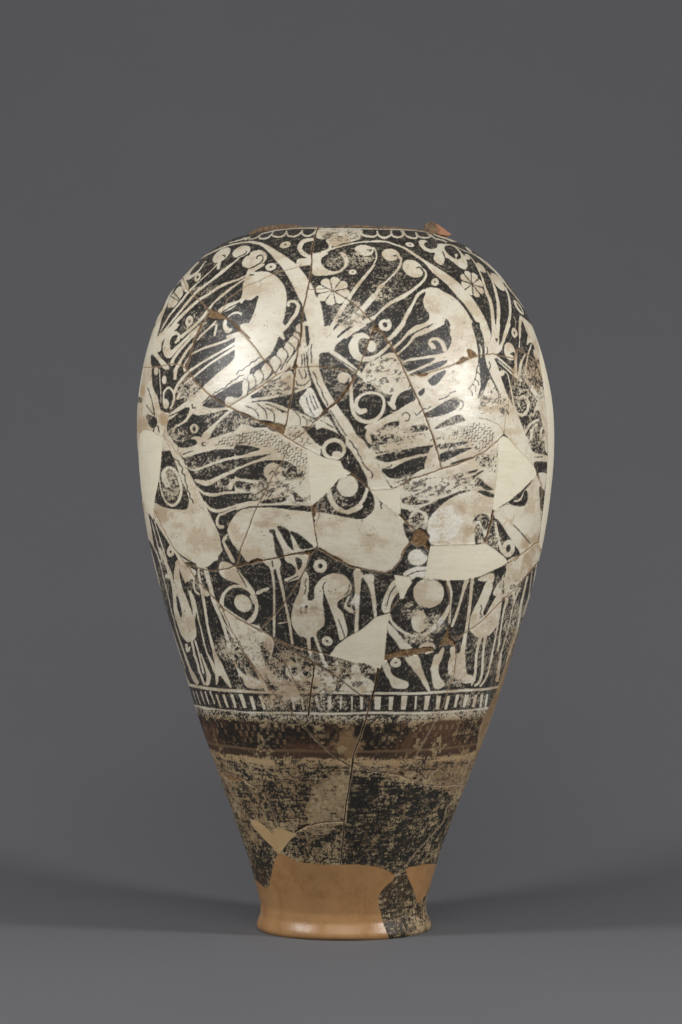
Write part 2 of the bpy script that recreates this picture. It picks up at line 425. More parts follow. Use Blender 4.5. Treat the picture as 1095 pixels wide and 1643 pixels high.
C3 -P 290 285 380 285 440 250 560 200 802 156 815 200 815 236 650 290 560 340 450 372 370 368 320 340
C3 -P 800 150 950 125 1088 98 1000 150 900 200 820 232 808 200
C3 -P 890 237 1000 190 1100 165 1100 188 1000 222 900 250
C3 -S 240 150 6 400 120 6 515 88 6
C3 -S 245 195 5 290 215 6 
C3 -S 330 275 5 360 270 6 380 250 5
C3 +P 470 420 560 370 820 290 1100 200 1100 500 900 520 720 690 690 720 640 650 550 660 500 720 460 640 455 480
C3 -P 470 555 560 520 620 560 705 560 680 590 560 607 480 592
C3 -P 610 645 700 600 820 550 960 490 1060 470 1100 482 960 510 840 570 760 650 710 715 680 668
C3 -P 480 455 540 430 600 445 520 478
C3 -P 640 400 700 380 720 430 650 440
C3 -P 1010 418 1050 380 1100 355 1100 378 1040 415
C3 -P 460 640 520 650 540 680 500 715
C3 +R 610 740 85 95 55 70 0
C3 -P 480 760 530 800 550 860 520 900 495 850
C0 +P 690 831 706 813 724 799 743 792 751 791 773 795 791 799 791 817 778 868 762 874 700 876 689 866 686 848
C3 -S 270 575 5 290 590 4 280 610 5 290 635 4
# ---- C4
C4 +P -50 100 540 0 560 200 530 450 500 560 200 480 -50 560
C4 -P 345 190 430 152 492 222 470 252 410 268 365 235
C4 +E 385 195 20 26 0
C4 -P 18 70 100 62 285 50 200 85 30 112
C4 -P 30 165 120 125 325 98 220 150 120 200 50 228
C4 -P 130 238 240 200 340 175 340 192 240 222 140 250
C4 -S 240 422 20 330 355 18 410 305 8
C4 -P 335 410 350 372 385 370 430 415 505 468 440 472 400 440 350 440
C4 -P 360 480 430 480 508 510 500 540 430 522
C4 -P 0 568 100 530 250 475 300 480 160 512 60 572 10 640 0 640
C4 -P 90 360 220 330 330 300 370 290 340 320 220 350 110 390
C4 -P 325 750 370 690 440 685 472 740 440 830 405 790 385 740
C4 -P 345 780 390 790 430 920 400 945 345 948
C4 +P 630 0 800 0 850 130 975 170 975 230 870 225 860 260 700 90
C4 -S 870 185 6 935 180 6
C4 -P 865 225 975 230 975 310 930 328 880 300
C4 -E 890 120 44 30 0
C4 +P 885 330 975 330 960 430 940 600 920 800 900 920 930 1000 900 1100 620 1100 560 1000 520 730 505 660 640 580 800 450
C4 -P 635 582 700 540 780 475 805 500 800 570 770 612 700 612
C4 +S 690 570 14 740 555 16 775 480 8
C4 -P 910 440 950 480 948 540 930 660 915 560
C4 -P 520 735 560 755 640 880 742 1035 670 1060 610 1095 575 1060 540 900
C4 +S 520 760 24 545 900 30 580 1010 30
C4 +R 635 985 58 78 20 34 10
C4 -P 440 905 480 800 510 750 510 830 500 920 460 935
C4 -S 680 780 3 740 840 4 830 945 3
# ---- D1
D1 +S 120 0 8 180 240 12 230 480 14 300 690 8 360 880 8 420 1060 8
D1 +S 165 0 8 200 120 12 250 330 8 300 540 8 340 700 12 380 830 14 440 1000 18 480 1095 22
D1 +S 200 0 20 240 100 24 270 170 30 290 230 40 310 300 24 320 400 20 330 540 20 345 620 20
D1 +E 268 245 26 22 0
D1 +R 295 30 34 44 8 12 0
D1 +P 345 110 390 95 440 165 480 240 470 280 430 300 440 350 480 390 510 450 520 560 510 640 522 760 490 812 440 822 390 770 350 660 322 540 325 400 322 250 330 170
D1 -P 370 180 390 230 430 320 460 420 480 500 490 585 470 520 430 420 400 350 380 260
D1 -P 345 420 365 440 392 560 390 608 370 580 350 500
D1 +S 480 815 22 500 920 18 530 1020 18 545 1095 20
D1 +S 510 815 18 545 950 16 580 1095 18
D1 +S 430 850 24 440 900 30 460 870 18
D1 +P 350 -20 450 90 510 120 545 180 620 160 690 100 745 -20
D1 -S 360 40 8 430 90 12 500 130 8
D1 +S 540 190 18 560 330 26 590 480 26 620 680 22 660 850 24 690 980 34 720 1095 60
D1 +S 605 190 40 640 320 36 680 480 36 740 620 28 780 750 28 820 880 40 880 1000 60 930 1095 80
D1 +S 510 200 12 500 300 14 510 370 20 540 400 20
D1 +S 470 370 10 510 470 12 535 600 14 565 720 14 600 880 14 650 1020 16 680 1095 16
D1 +P 440 160 520 200 500 260 540 320 640 400 600 420 560 360 480 260
D1 +S 755 640 10 830 760 18 880 850 18
D1 +P 730 130 780 112 850 150 880 180 940 250 1010 340 1050 420 1068 520 1050 600 1010 655 960 640 1010 590 1035 520 1010 420 960 370 900 345 840 350 790 390 770 450 760 510 725 480 740 410 790 350 850 320 900 316 800 280 740 240 720 190
D1 +E 930 482 86 68 45
D1 +S 1000 420 20 1020 480 20
D1 -S 770 500 4 775 420 5 830 360 6 900 355 6 970 400 6 1015 480 5
D1 -S 880 195 5 920 260 5 962 340 4
D1 +E 1070 385 30 16 -20
D1 +P 700 465 860 575 1000 660 1100 720 1100 1100 1000 1000 900 870 820 730 760 600
# ---- D2
D2 +P 0 620 100 660 200 715 290 770 330 830 300 1000 330 1100 200 1100 60 920 0 830
D2 +S 300 140 50 312 200 24 325 300 22 330 400 20 330 600 22 328 770 20
D2 +S 345 110 36 370 220 32 400 350 26 430 500 22 460 640 26 490 840 20
D2 +P 230 110 370 92 385 165 340 185 290 165
D2 -S 310 110 6 320 160 6
D2 +E 240 365 52 14 -18
D2 +E 200 385 36 16 -18
D2 +S 370 660 14 450 645 12
D2 +P 430 70 600 55 640 90 600 180 570 230 540 272 440 292 418 270 500 235 522 190 490 140 440 120
D2 -P 520 80 570 100 572 150 542 190 525 130
D2 -S 455 286 4 540 245 5
D2 +P 600 200 630 240 635 330 625 450 680 440 680 360 720 290 790 235 870 220 950 240 1000 300 1012 350 985 400 930 440 890 470 890 520 930 560 950 620 970 700 970 765 940 792 905 802 880 690 850 600 820 520 790 440 765 390 760 420 760 500 772 600 765 680 700 750 740 880 748 915 715 890 680 790 650 790 652 890 622 885 610 790 550 770 490 680 480 590 500 490 540 400 560 320 570 260
D2 -S 778 298 5 758 335 8 766 385 6
D2 -S 990 320 6 985 370 7 950 410 6
D2 -S 612 268 4 600 310 5 610 350 5 595 400 4
D2 -S 570 520 4 560 545 5 570 565 4
D2 -S 892 622 6 920 690 7 950 782 6
D2 -P 600 510 622 505 618 560 602 566
D2 +R 735 155 60 60 22 22 0
D2 +R 795 815 48 42 12 10 20
D2 +P 1030 200 1095 200 1085 400 1075 520 1068 720 1035 730 1045 520 1000 480 1040 400
D2 +S 985 425 16 958 505 24 1000 545 40
D2 +S 640 900 26 690 1010 20
D2 +S 740 925 30 790 1050 40
D2 +S 520 930 20 560 1095 40
D2 +S 880 1000 30 900 1095 30
D2 +S 1040 1000 60 1060 1095 60
# ---- D3
D3 +P 40 195 120 212 120 250 103 300 92 450 88 600 75 745 50 740 58 550 58 400 50 300
D3 +P 118 235 215 230 220 300 235 440 247 590 225 615 205 480 180 350 140 280
D3 +P 300 560 288 500 320 400 390 280 430 320 440 380 400 430 370 500 355 560
D3 -S 410 330 5 362 400 6 332 510 5
D3 +S 355 590 24 380 650 28 470 730 30 560 768 30 650 762 30 720 720 34 790 660 50 850 580 40 885 500 22
D3 -S 350 630 5 400 700 6 500 770 5
D3 +E 702 392 136 130 0
D3 +E 620 642 72 96 0
D3 +P 480 215 560 170 690 150 690 262 600 250 560 272 500 250
D3 -S 510 242 6 590 205 7 685 195 6
D3 -S 570 160 6 620 152 6 690 152 6
D3 +E 605 80 86 72 0
D3 -S 640 20 5 700 70 5
D3 +P 325 640 400 700 470 790 560 875 470 895 400 800 350 740
D3 +P 500 965 610 950 640 1050 662 1100 590 1100 550 1040
D3 +R 415 1005 46 42 12 8 0
D3 +S 310 990 50 340 1060 50 350 1095 40
D3 +S 830 880 22 790 970 60 740 1060 50
D3 +P 890 880 940 880 930 1100 870 1100 900 1000
D3 +S 870 290 30 900 380 24 895 500 16 885 650 20
D3 +S 1035 285 44 1000 400 24 960 540 24 910 680 24
D3 +P 600 900 660 830 740 832 762 872 735 892
D3 +S 680 925 14 740 905 14
D3 +E 575 810 40 20 10
# ---- D4
D4 +S 375 265 30 355 480 28 322 720 26 290 900 44 275 1095 100
D4 +P 500 290 540 300 560 330 530 420 490 520 472 570 490 588 540 500 590 420 640 430 612 560 600 660 550 740 500 775 420 782 370 740 350 700 360 600 410 490 460 380
D4 +P 425 265 530 215 572 240 560 300 500 290 450 290
D4 +P 680 130 800 60 900 0 960 0 950 100 900 180 830 260 740 380 690 425 630 430 580 420 560 380 640 250 665 180
D4 -P 590 210 640 170 620 240 585 300 560 350 555 320
D4 -P 650 280 658 330 655 400 640 380
D4 -P 705 335 740 315 755 335 712 360
D4 -S 670 180 5 655 250 5
D4 -S 450 500 4 460 530 4 445 560 4 460 600 4 440 610 3
D4 +S 450 775 30 410 930 22 400 1095 24
D4 +S 490 770 28 470 920 20 460 1095 24
D4 +S 630 480 14 580 780 16 520 1050 16
D4 +S 680 445 30 640 620 14 600 900 18
D4 +S 790 350 16 740 480 12 680 740 12 620 950 12 590 1095 12
D4 +S 740 390 20 740 440 26
D4 +S 860 250 16 805 480 20 770 700 20 700 920 20 650 1095 20
D4 +S 950 80 8 900 350 10 850 480 14 825 580 10
D4 +S 900 200 10 870 400 8 800 700 8 720 1000 10
D4 +S 730 640 10 745 700 8
# ---- E
E1 +S 40 20 8 90 170 12 130 270 12
E1 +S 85 0 14 125 110 18 165 200 44 195 250 34
E1 +S 165 0 14 205 110 14 245 230 20 262 265 22
E1 +S 230 0 12 270 110 22 298 200 40 285 265 30
E1 +S 290 0 16 340 100 22 370 200 30 365 262 16
E1 +S 350 0 34 390 100 60 440 200 50 490 285 20
E1 +P 510 0 540 0 600 100 660 180 780 240 795 295 640 295 595 190 580 140 570 220 555 150 540 70
E1 +P 640 0 800 0 790 100 800 240 850 320 800 330 720 160
E1 +P 840 80 900 170 960 230 1040 270 1095 340 1095 400 960 440 900 330 920 300 860 260 810 180
E0 +S 299 1098 4 320 1103 5 353 1107.5 5 389 1109.5 5 419 1111 4 460 1112 3 502 1111 4 551 1112 4.5 599 1112.5 4 660 1113 4.5 685 1112 4.5 722 1109.5 4.5 750 1107.5 4.5 780 1106 4 808 1100 4
E0 +S 311 1133 5 335 1138 5 371 1142.5 5 408 1144.5 5 463 1144 4 530 1146 4 595 1144 4 640 1144.5 4 676 1144.5 4.5 713 1143 4.5 750 1140.5 4.5 782 1136.5 4 796 1133 4
E1 T 325 440 160 195 8 185 225 10 225 265 12 265 300 14 310 350 16
E1 T 352 470 365 405 18 425 468 26 500 535 28 580 620 40
E1 T 365 487 670 705 36 755 795 30 850 875 20 930 960 20
E2 T 372 488 40 70 26 130 150 20 255 290 30 375 380 36 480 475 20 575 575 14 660 660 30 802 800 62 922 915 42 1042 1030 46
E3 T 365 486 50 40 50 155 148 20 258 240 45 355 340 40 440 415 30
E3 T 352 465 520 495 30 600 575 35 680 655 30 735 720 24 780 765 20
E2 +P 840 80 880 80 925 170 1000 218 1060 240 1072 280 1000 305 930 290 900 220 870 180
E2 +R 958 75 46 40 14 6 -15
E2 +P 1040 30 1100 40 1100 100 1070 80
E2 +P 570 70 620 80 660 180 760 240 750 325 440 312 520 200 570 230
E2 +S 440 70 20 450 140 16 420 280 50
E2 +P 0 60 80 80 130 160 200 210 240 100 400 200 420 320 200 320 100 260 0 320
E3 +P 60 40 170 10 210 130 280 312 250 315 180 200 110 110
E3 +P 320 0 370 30 350 130 370 210 412 260 370 302 310 292 288 180 290 110
E3 +P 440 60 480 0 560 0 572 90 600 170 650 190 640 250 560 250 500 200 440 170
E3 +E 40 270 50 36 0
E3 +S 680 0 24 680 120 18 660 220 30 640 270 14
E3 +S 740 0 14 740 130 16 710 240 26 670 272 20
E3 +S 830 0 10 780 180 16 720 280 20
E3 +S 900 0 20 880 150 24 865 230 30
# ---- black left standing in the worn sherds
Z1 -P 385 668 430 680 490 720 500 762 460 745 400 712
Z1 -P 240 655 280 648 300 700 330 800 360 880 420 890 485 935 440 952 370 912 320 862 290 835 250 740
Z1 -P 525 755 600 780 645 830 632 912 590 880 550 820
Z1 -P 635 738 690 745 722 790 690 802 650 772
Z1 -P 740 770 800 780 838 830 800 832 760 802
Z1 -P 995 808 1050 830 1095 870 1095 925 1040 882
Z1 -P 840 930 885 915 872 990 832 1012
Z1 -P 275 935 320 955 345 1012 300 1012
Z1 -P 480 848 522 838 545 890 500 902
Z1 -P 0 690 40 720 110 840 130 900 80 860 30 780
Z1 -P 590 940 640 960 700 1000 680 1010 600 990
E1 -P 975 410 1020 400 1040 440 1020 480 990 470
E2 -P 0 420 40 430 50 470 0 480
B1 -S 690 690 5 720 665 5 745 640 5 775 630 5 790 600 5 820 595 5 850 570 5 885 560 5 905 530 5 925 520 5 950 495 5 985 480 5 1010 455 5 1040 450 5
B2 -S 0 440 5 20 410 5 50 405 5 80 375 5 110 360 5 130 335 5 160 325 5 185 300 5 210 290 5
B1 -S 595 705 5 600 735 5 625 735 4
B1 -S 480 770 5 540 735 6
B1 -S 705 1040 5 685 1045 6 685 1065 5 710 1070 5
C2 -S 300 435 5 340 425 5
C2 -S 270 505 5 335 480 5
C2 -S 440 150 4 450 170 4 470 165 4
# cracks: K width points
A2 K 1.9 610 130 590 170 570 250 550 350 552 430 540 540 520 660 490 790 465 900 462 1000 460 1095
B2 K 1.7 570 0 565 100 545 190 530 280 520 370 505 480 495 590 470 680 450 780 435 880 415 920
A2 K 0.36 -20 645 130 580 270 520 420 482 545 460
A1 K 0.36 1095 635 1000 690 900 770 850 880
A2 K 0.96 520 680 600 680 680 670 760 700 880 780 980 860 1060 940 1100 985
A3 K 1.4 0 980 20 1020 60 1060
B3 K 1.5 225 30 300 80 400 230 470 360 510 450 560 560 640 730 700 880 740 1000 768 1100
C3 K 1.7 735 -10 780 140 815 285
B3 K 1.04 225 25 190 110 150 220 110 330 60 450 20 530 -10 570
B2 K 1.04 1095 335 1050 430 990 540 900 650 800 740 710 830 640 910 590 950 500 1020
B1 K 1.04 570 420 620 500 720 600 850 690 1000 770 1095 815
B2 K 0.96 -20 755 170 840 280 890 400 970 480 1020 540 1060
C2 K 0.80 420 0 520 60 620 120
B1 K 0.88 135 320 155 380 300 378 420 350 500 360 570 420
A1 K 1.04 500 560 550 680 640 760 720 840 740 880 830 890 900 930 980 990 1060 1070 1100 1110
B2 K 0.88 -20 10 60 90 140 180 220 290 300 380 345 450
A1 K 1.5 740 890 700 960 660 1030 625 1100
B1 K 1.8 670 0 620 120 590 220 580 270 570 300 545 390
B2 K 0.41 345 450 220 540 100 620 0 680 -80 735
B2 K 0.41 345 450 420 410 500 385 530 380 620 375 720 372 850 385 1000 410 1060 425
B1 K 0.80 570 430 520 520 460 640 410 750 380 830 350 930 335 985
B1 K 0.32 335 975 400 1095
C1 K 0.32 345 0 400 60 440 130 500 185
C1 K 0.96 250 625 320 770 400 920 440 990
D1 K 0.96 320 -10 440 150 520 270 660 420 740 520 860 600 1000 680 1095 740
D2 K 0.96 -10 615 200 715 330 790 480 850 650 900 830 942
D1 K 1.04 420 130 600 190 700 195 800 180 870 150 1000 125 1095 105
D2 K 1.5 -10 160 160 120 300 95 500 50 660 20 690 0
C2 K 1.4 660 610 680 800 712 960 700 985
C2 K 1.7 700 975 800 1030 930 1095
D2 K 1.9 735 5 850 80 1000 160 1095 180
D3 K 0.96 0 150 150 185 320 215 380 190 440 120 480 50 500 0
C3 K 1.6 460 1050 490 990 545 930
C3 K 1.6 430 675 520 770 590 830
C3 K 1.7 185 470 120 400 40 350 10 335
C2 K 0.96 1040 345 990 325
C3 K 1.4 455 435 540 380 700 330 820 285 950 250 1095 190
C4 K 1.04 330 185 440 130 540 42 560 20
B3 K 0.41 510 455 600 445 690 430 800 395 930 350 1000 310 1095 280
B4 K 0.88 200 345 300 300 400 270 500 260 600 285 690 300 715 220 800 260 920 350 990 400
B4 K 0.32 380 825 450 835 560 890 600 960
B4 K 0.27 680 440 660 560 640 700 610 850 600 960
B4 K 0.32 715 220 700 330 685 440
C4 K 2.6 503 645 482 760 430 930
C4 K 1.04 880 320 930 430 935 520
C4 K 0.32 935 520 915 560 925 800 905 930
C4 K 0.96 690 1100 760 1030 830 980 880 940 920 930
D4 K 0.96 640 145 700 125 780 70 870 5
D4 K 0.88 950 130 900 180 830 260 740 370 640 460 540 560 460 640 380 700 300 750 215 815
D3 K 0.41 860 290 890 450 880 680
D3 K 0.36 440 440 400 500 355 560
D3 K 0.96 935 820 945 950 930 1100
E3 K 0.41 505 0 490 180 440 300 400 430 340 550 250 720 170 860 120 960
E2 K 2.6 805 120 785 260 740 420
E2 K 1.8 740 420 690 600 640 750 590 880 575 980 565 1100
F2 K 1.5 125 85 105 200 80 370 60 500 50 650 30 855
D2 K 0.88 290 770 430 850 600 960 850 1100
E2 K 0.88 90 0 250 80 430 190 600 320 735 425
D2 K 0.41 310 790 400 930 470 1100
E1 K 0.41 930 0 1020 170 1095 330
E2 K 0.41 -10 70 100 300 185 440
D1 K 0.88 740 520 830 720 930 900 1050 1095
E1 K 0.96 615 -10 750 180 860 330 980 450 1095 590
E2 K 0.96 -10 440 100 580 280 770 430 910 560 990
E2 K 0.41 575 945 700 990 850 1030 960 1050 1050 1090
F2 K 0.80 115 105 230 165 330 180 470 200 600 260 700 278 800 280 880 268 960 280
F1 K 0.96 90 130 160 170 280 210 380 270 460 320 520 430 570 540 605 600
F1 K 0.41 160 180 280 420 375 525
F1 K 1.04 700 620 770 575 900 550 1060 538
F2 K 0.41 500 870 600 750 720 620 790 540 810 440 950 300
F2 K 0.41 405 945 515 890
G K 0.36 960 330 920 400 765 450
# chips: exposed clay
A1 C 730 845 840 888 895 932 810 937 742 922
A1 C 820 312 900 262 1000 212 1100 185 1100 150 1000 200 840 290
A2 C 0 205 60 182 150 170 330 137 430 128 350 100 200 100 100 125 0 155
A3 C 0 140 200 142 400 158 520 180 700 190 640 150 560 100 480 80 380 110 0 100
B2 C 185 850 300 868 420 888 412 965 330 932 268 893
B2 C 730 830 760 760 830 720 900 650 960 560 990 530 980 580 900 680 820 740
B2 C 485 375 520 360 540 380 500 395
B3 C 205 20 270 30 245 62 225 62 200 110
B4 C 278 225 330 232 368 268 340 292 292 292
B4 C 170 345 205 325 240 290 290 300 220 345
B3 C 608 442 692 428 690 448 640 460
C3 C 590 830 640 810 700 860 705 900 690 940 712 975 690 1000 660 960 600 972 545 930 572 870
C3 C 462 415 540 382 520 402 475 428
C2 C 668 600 700 590 690 700 680 800
C4 C 880 320 900 330 932 425 905 370
D1 C 985 130 1030 95 1095 100 1095 118 1020 140
D1 C 665 430 740 500 770 560 740 540
D2 C 590 35 670 10 650 70
D3 C 312 982 325 932 450 897 650 870 720 868 752 888 700 910 560 945 420 962
D3 C 790 868 850 760 885 680 892 790 940 820 935 852 850 845
F1 C 155 172 230 190 330 228 300 246 200 232
F1 C 450 310 505 350 515 412 480 370
F1 C 770 565 820 560 740 600 700 622
F2 C 450 190 475 180 495 192 480 210
F2 C 560 222 580 215 585 235 568 238
# plaster fills:  X kind points (1 cream, 2 tan, 3 orange)
C2 X 1 615 110 780 190 910 215 940 280 1005 325 900 375 800 490 700 580 660 615 650 600 640 450 630 280
C3 X 1 185 475 380 465 460 430 455 560 455 682 430 682 330 600 250 520
C4 X 1 545 40 585 -5 630 10 700 90 790 180 860 260 888 325 860 370 760 470 640 570 510 652 493 642 520 450 545 280
C0 X 1 691 876 762 874 779 872 797 883 812 896 815 903 800 911 770 925 740 931 715 931 684 927 686 900
D0 X 1 529 1052 539 1037 555 1024 580 1010 593 999 602 990 627 983 623 1000 620 1026 617 1059 611 1073 603 1072 585 1064 560 1061 545 1056
D3 X 1 400 230 540 250 555 300 510 370 482 440 450 442 440 370 410 290
B1 X 1 130 962 165 925 230 935 330 990 328 1095 320 1215 300 1375 270 1515 260 1600 255 1725 200 1635 165 1555 138 1445 118 1295 122 1095
B0 X 1 722 375 745 388 775 411 800 436 820 460 838 482 852 508 860 530 866 560 868 585 874 625 878.5 680 880 720 878 760 873 810 868 850 865 874 872 884 900 870 930 700 920 500 880 400 760 350
F1 X 2 370 520 430 530 500 590 540 630 550 590 590 585 690 620 715 630 660 680 600 760 585 780 540 730 460 650 400 580
G X 3 190 70 260 90 300 110 420 125 520 130 620 125 740 140 800 165 830 188 820 215 790 240 750 290 745 350 765 440 768 700 -100 700 -100 100 0 150 60 200 135 257 160 160
G X 3 895 155 960 135 1010 125 1075 132 1060 190 1020 262 967 340 940 270
C0 X 4 785 1134 797 1110 806 1082 817 1052 845 1035 840 1100 800 1190 770 1250 757 1243 764 1207 771 1165
# wear: W cx cy rx ry amount
A2 W 800 200 200 70 0.51
A2 W 950 400 180 90 0.34
A2 W 750 430 90 70 0.34
A2 W 900 900 200 160 0.38
A3 W 60 700 120 100 0.30
A3 W 130 600 200 260 0.15
A1 W 700 680 120 70 0.30
A1 W 620 1000 120 130 0.26
B1 W 150 750 90 350 0.26
B1 W 560 570 110 110 0.47
B1 W 450 980 120 100 0.34
B1 W 900 860 250 110 0.30
B2 W 330 560 200 90 0.47
B2 W 440 480 60 60 0.38
B2 W 100 850 150 60 0.38
B2 W 950 470 250 200 0.21
B2 W 700 820 120 100 0.34
B3 W 330 440 200 190 0.61
B3 W 160 540 160 60 0.42
B3 W 180 150 130 140 0.26
B3 W 450 960 300 90 0.42
B3 W 780 880 260 80 0.30
B3 W 1000 600 160 200 0.26
B4 W 500 700 160 170 0.55
B4 W 830 600 180 300 0.36
B4 W 150 900 200 100 0.30
B4 W 880 950 140 160 0.34
C1 W 200 350 80 250 0.30
C1 W 410 420 120 170 0.38
C1 W 700 250 300 90 0.26
C1 W 880 400 120 70 0.34
C2 W 450 320 200 90 0.38
C2 W 300 470 280 110 0.47
C2 W 600 560 180 70 0.34
C2 W 850 560 200 150 0.26
C3 W 700 430 330 110 0.61
C3 W 600 560 200 100 0.34
C3 W 350 80 220 80 0.42
C3 W 850 90 150 50 0.38
C3 W 600 760 120 100 0.42
C4 W 200 400 200 110 0.51
C4 W 420 220 130 90 0.38
C4 W 400 790 120 120 0.38
C4 W 480 920 120 120 0.47
C4 W 870 80 120 130 0.34
D1 W 230 300 60 300 0.21
D1 W 560 260 120 120 0.30
D1 W 820 880 160 130 0.47
D1 W 950 900 160 250 .3
D2 W 130 900 260 250 .34
D2 W 450 1000 300 140 .36
D2 W 900 1050 250 80 0.42
D2 W 600 520 160 60 0.30
D2 W 1000 480 80 120 0.26
D3 W 560 540 110 80 0.42
D3 W 760 650 120 100 0.47
D3 W 600 790 160 60 0.51
D3 W 150 1050 200 60 0.42
D4 W 480 900 250 250 0.24
D4 W 760 700 150 300 0.34
D4 W 700 320 140 120 0.34
E1 W 950 200 220 220 .36
E1 W 900 420 180 80 0.47
E1 W 600 200 200 200 0.17
E2 W 300 200 350 200 .40
E2 W 560 200 200 160 0.42
E2 W 300 430 300 100 0.34
E2 W 560 430 200 80 0.17
E3 W 500 220 120 80 0.34
E3 W 650 400 150 100 0.30
# brown stain: B cx cy rx ry amount
A2 B 50 600 120 50 .3
A2 B 1030 640 200 60 .35
A2 B 780 250 160 60 .4
B1 B 150 580 30 60 .8
B1 B 340 830 40 70 .9
B1 B 150 900 50 90 .7
B2 B 450 520 60 80 .7
B2 B 640 940 200 90 .35
B4 B 460 700 130 100 .6
B4 B 780 1000 200 140 .4
B4 B 860 440 90 200 .7
B4 B 700 380 40 170 .8
C1 B 330 700 110 80 .5
C1 B 640 810 50 50 .4
C1 B 200 600 60 40 .5
C2 B 200 770 150 36 .6
C2 B 600 400 120 200 .35
C2 B 540 980 200 40 .5
C4 B 210 660 60 60 .6
C4 B 300 830 60 70 .5
C4 B 650 750 110 60 .55
C4 B 860 960 130 130 .6
D1 B 920 690 150 130 .75
D1 B 430 130 100 60 .7
D1 B 850 1040 40 60 .7
D2 B 60 720 160 110 .6
D2 B 640 560 180 50 .4
D2 B 350 950 280 160 .5
D4 B 860 140 60 140 .8
D4 B 740 900 80 260 .75
E1 B 500 130 40 60 .7
E1 B 900 280 250 220 .55
E2 B 300 250 450 260 .6
E2 B 650 250 140 100 .6
E3 B 850 300 60 350 .8
# whitish coat: H polygon
B2 H 560 620 620 560 660 570 700 640 740 720 760 770 700 822 650 810 600 782 550 700
C3 H 650 750 800 640 950 620 1000 760 900 900 740 930 680 880
D3 H 520 20 680 10 720 60 710 150 680 250 520 250 500 180
E3 H 850 25 872 80 850 160 862 230 830 300 800 450 750 462 770 340 800 240 830 140
D4 H 572 960 605 980 590 1100 535 1100
D2 H 990 410 1060 400 1090 480 1050 520 1000 490
D2 H 560 480 660 470 640 500 580 520
D3 H 740 630 800 590 850 680 780 740 700 740
E1 H 610 180 780 245 790 295 650 290
C2 K 1.0 465 60 400 225 330 330 220 550 150 690 100 830 40 980 20 1060
D1 K 1.0 915 0 900 80 885 130
D2 K .9 660 25 600 190 540 290 400 510 200 718
C2 K .6 755 605 690 800
E2 K 2.4 243 100 225 250 205 400 192 540
"""

X0, Y0, X1, Y1, RS = 190, 340, 910, 1530, 1.5
RW, RH = int((X1-X0)*RS), int((Y1-Y0)*RS)
class Field:
    def __init__(s, init): s.a = np.full((RH, RW), init, np.float32)
    def box(s, xa, ya, xb, yb, m):
        i0 = max(0, int((xa-m-X0)*RS)); i1 = min(RW, int((xb+m-X0)*RS)+2)
        j0 = max(0, int((ya-m-Y0)*RS)); j1 = min(RH, int((yb+m-Y0)*RS)+2)
        if i1 <= i0 or j1 <= j0: return None
        x = (np.arange(i0, i1)+.5)/RS+X0; y = (np.arange(j0, j1)+.5)/RS+Y0
        return (slice(j0, j1), slice(i0, i1)), x[None, :].astype(np.float32), y[:, None].astype(np.float32)
def catmull(p, closed, sub):
    p = np.asarray(p, float); n = len(p)
    if n < 3: return p
    out = []
    for i in range(n if closed else n-1):
        if closed: a, b, c, d = p[i-1], p[i], p[(i+1) % n], p[(i+2) % n]
        else: a, b, c, d = p[max(i-1, 0)], p[i], p[i+1], p[min(i+2, n-1)]
        for t in np.arange(sub)/sub:
            q = .5*((2*b)+(-a+c)*t+(2*a-5*b+4*c-d)*t*t+(-a+3*b-3*c+d)*t**3)
            if len(q) > 2: q[2] = b[2]+(c[2]-b[2])*t
            out.append(q)
    if not closed: out.append(p[-1])
    return np.array(out)
def d_poly(x, y, p):
    d = np.full(np.broadcast(x, y).shape, 1e9, np.float32); ins = np.zeros(d.shape, bool)
    n = len(p)
    for i in range(n):
        ax, ay = p[i]; bx, by = p[(i+1) % n]
        ex, ey = bx-ax, by-ay; L2 = ex*ex+ey*ey+1e-9
        t = np.clip(((x-ax)*ex+(y-ay)*ey)/L2, 0, 1)
        d = np.minimum(d, (x-ax-t*ex)**2+(y-ay-t*ey)**2)
        if ay != by:
            ins ^= ((ay > y) != (by > y)) & (x < (bx-ax)*(y-ay)/(by-ay)+ax)
    d = np.sqrt(d); return np.where(ins, d, -d)
def d_stroke(x, y, p):
    d = np.full(np.broadcast(x, y).shape, -1e9, np.float32)
    for i in range(len(p)-1):
        ax, ay, aw = p[i]; bx, by, bw = p[i+1]
        ex, ey = bx-ax, by-ay; L2 = ex*ex+ey*ey+1e-9
        t = np.clip(((x-ax)*ex+(y-ay)*ey)/L2, 0, 1)
        d = np.maximum(d, (aw+(bw-aw)*t)/2-np.sqrt((x-ax-t*ex)**2+(y-ay-t*ey)**2))
    return d
def d_ell(x, y, cx, cy, rx, ry, rot=0):
    c, s = math.cos(math.radians(rot)), math.sin(math.radians(rot))
    u = ((x-cx)*c+(y-cy)*s)/rx; v = (-(x-cx)*s+(y-cy)*c)/ry
    r = np.sqrt(u*u+v*v)+1e-6
    return ((1-r)*math.sqrt(rx*ry)).astype(np.float32)

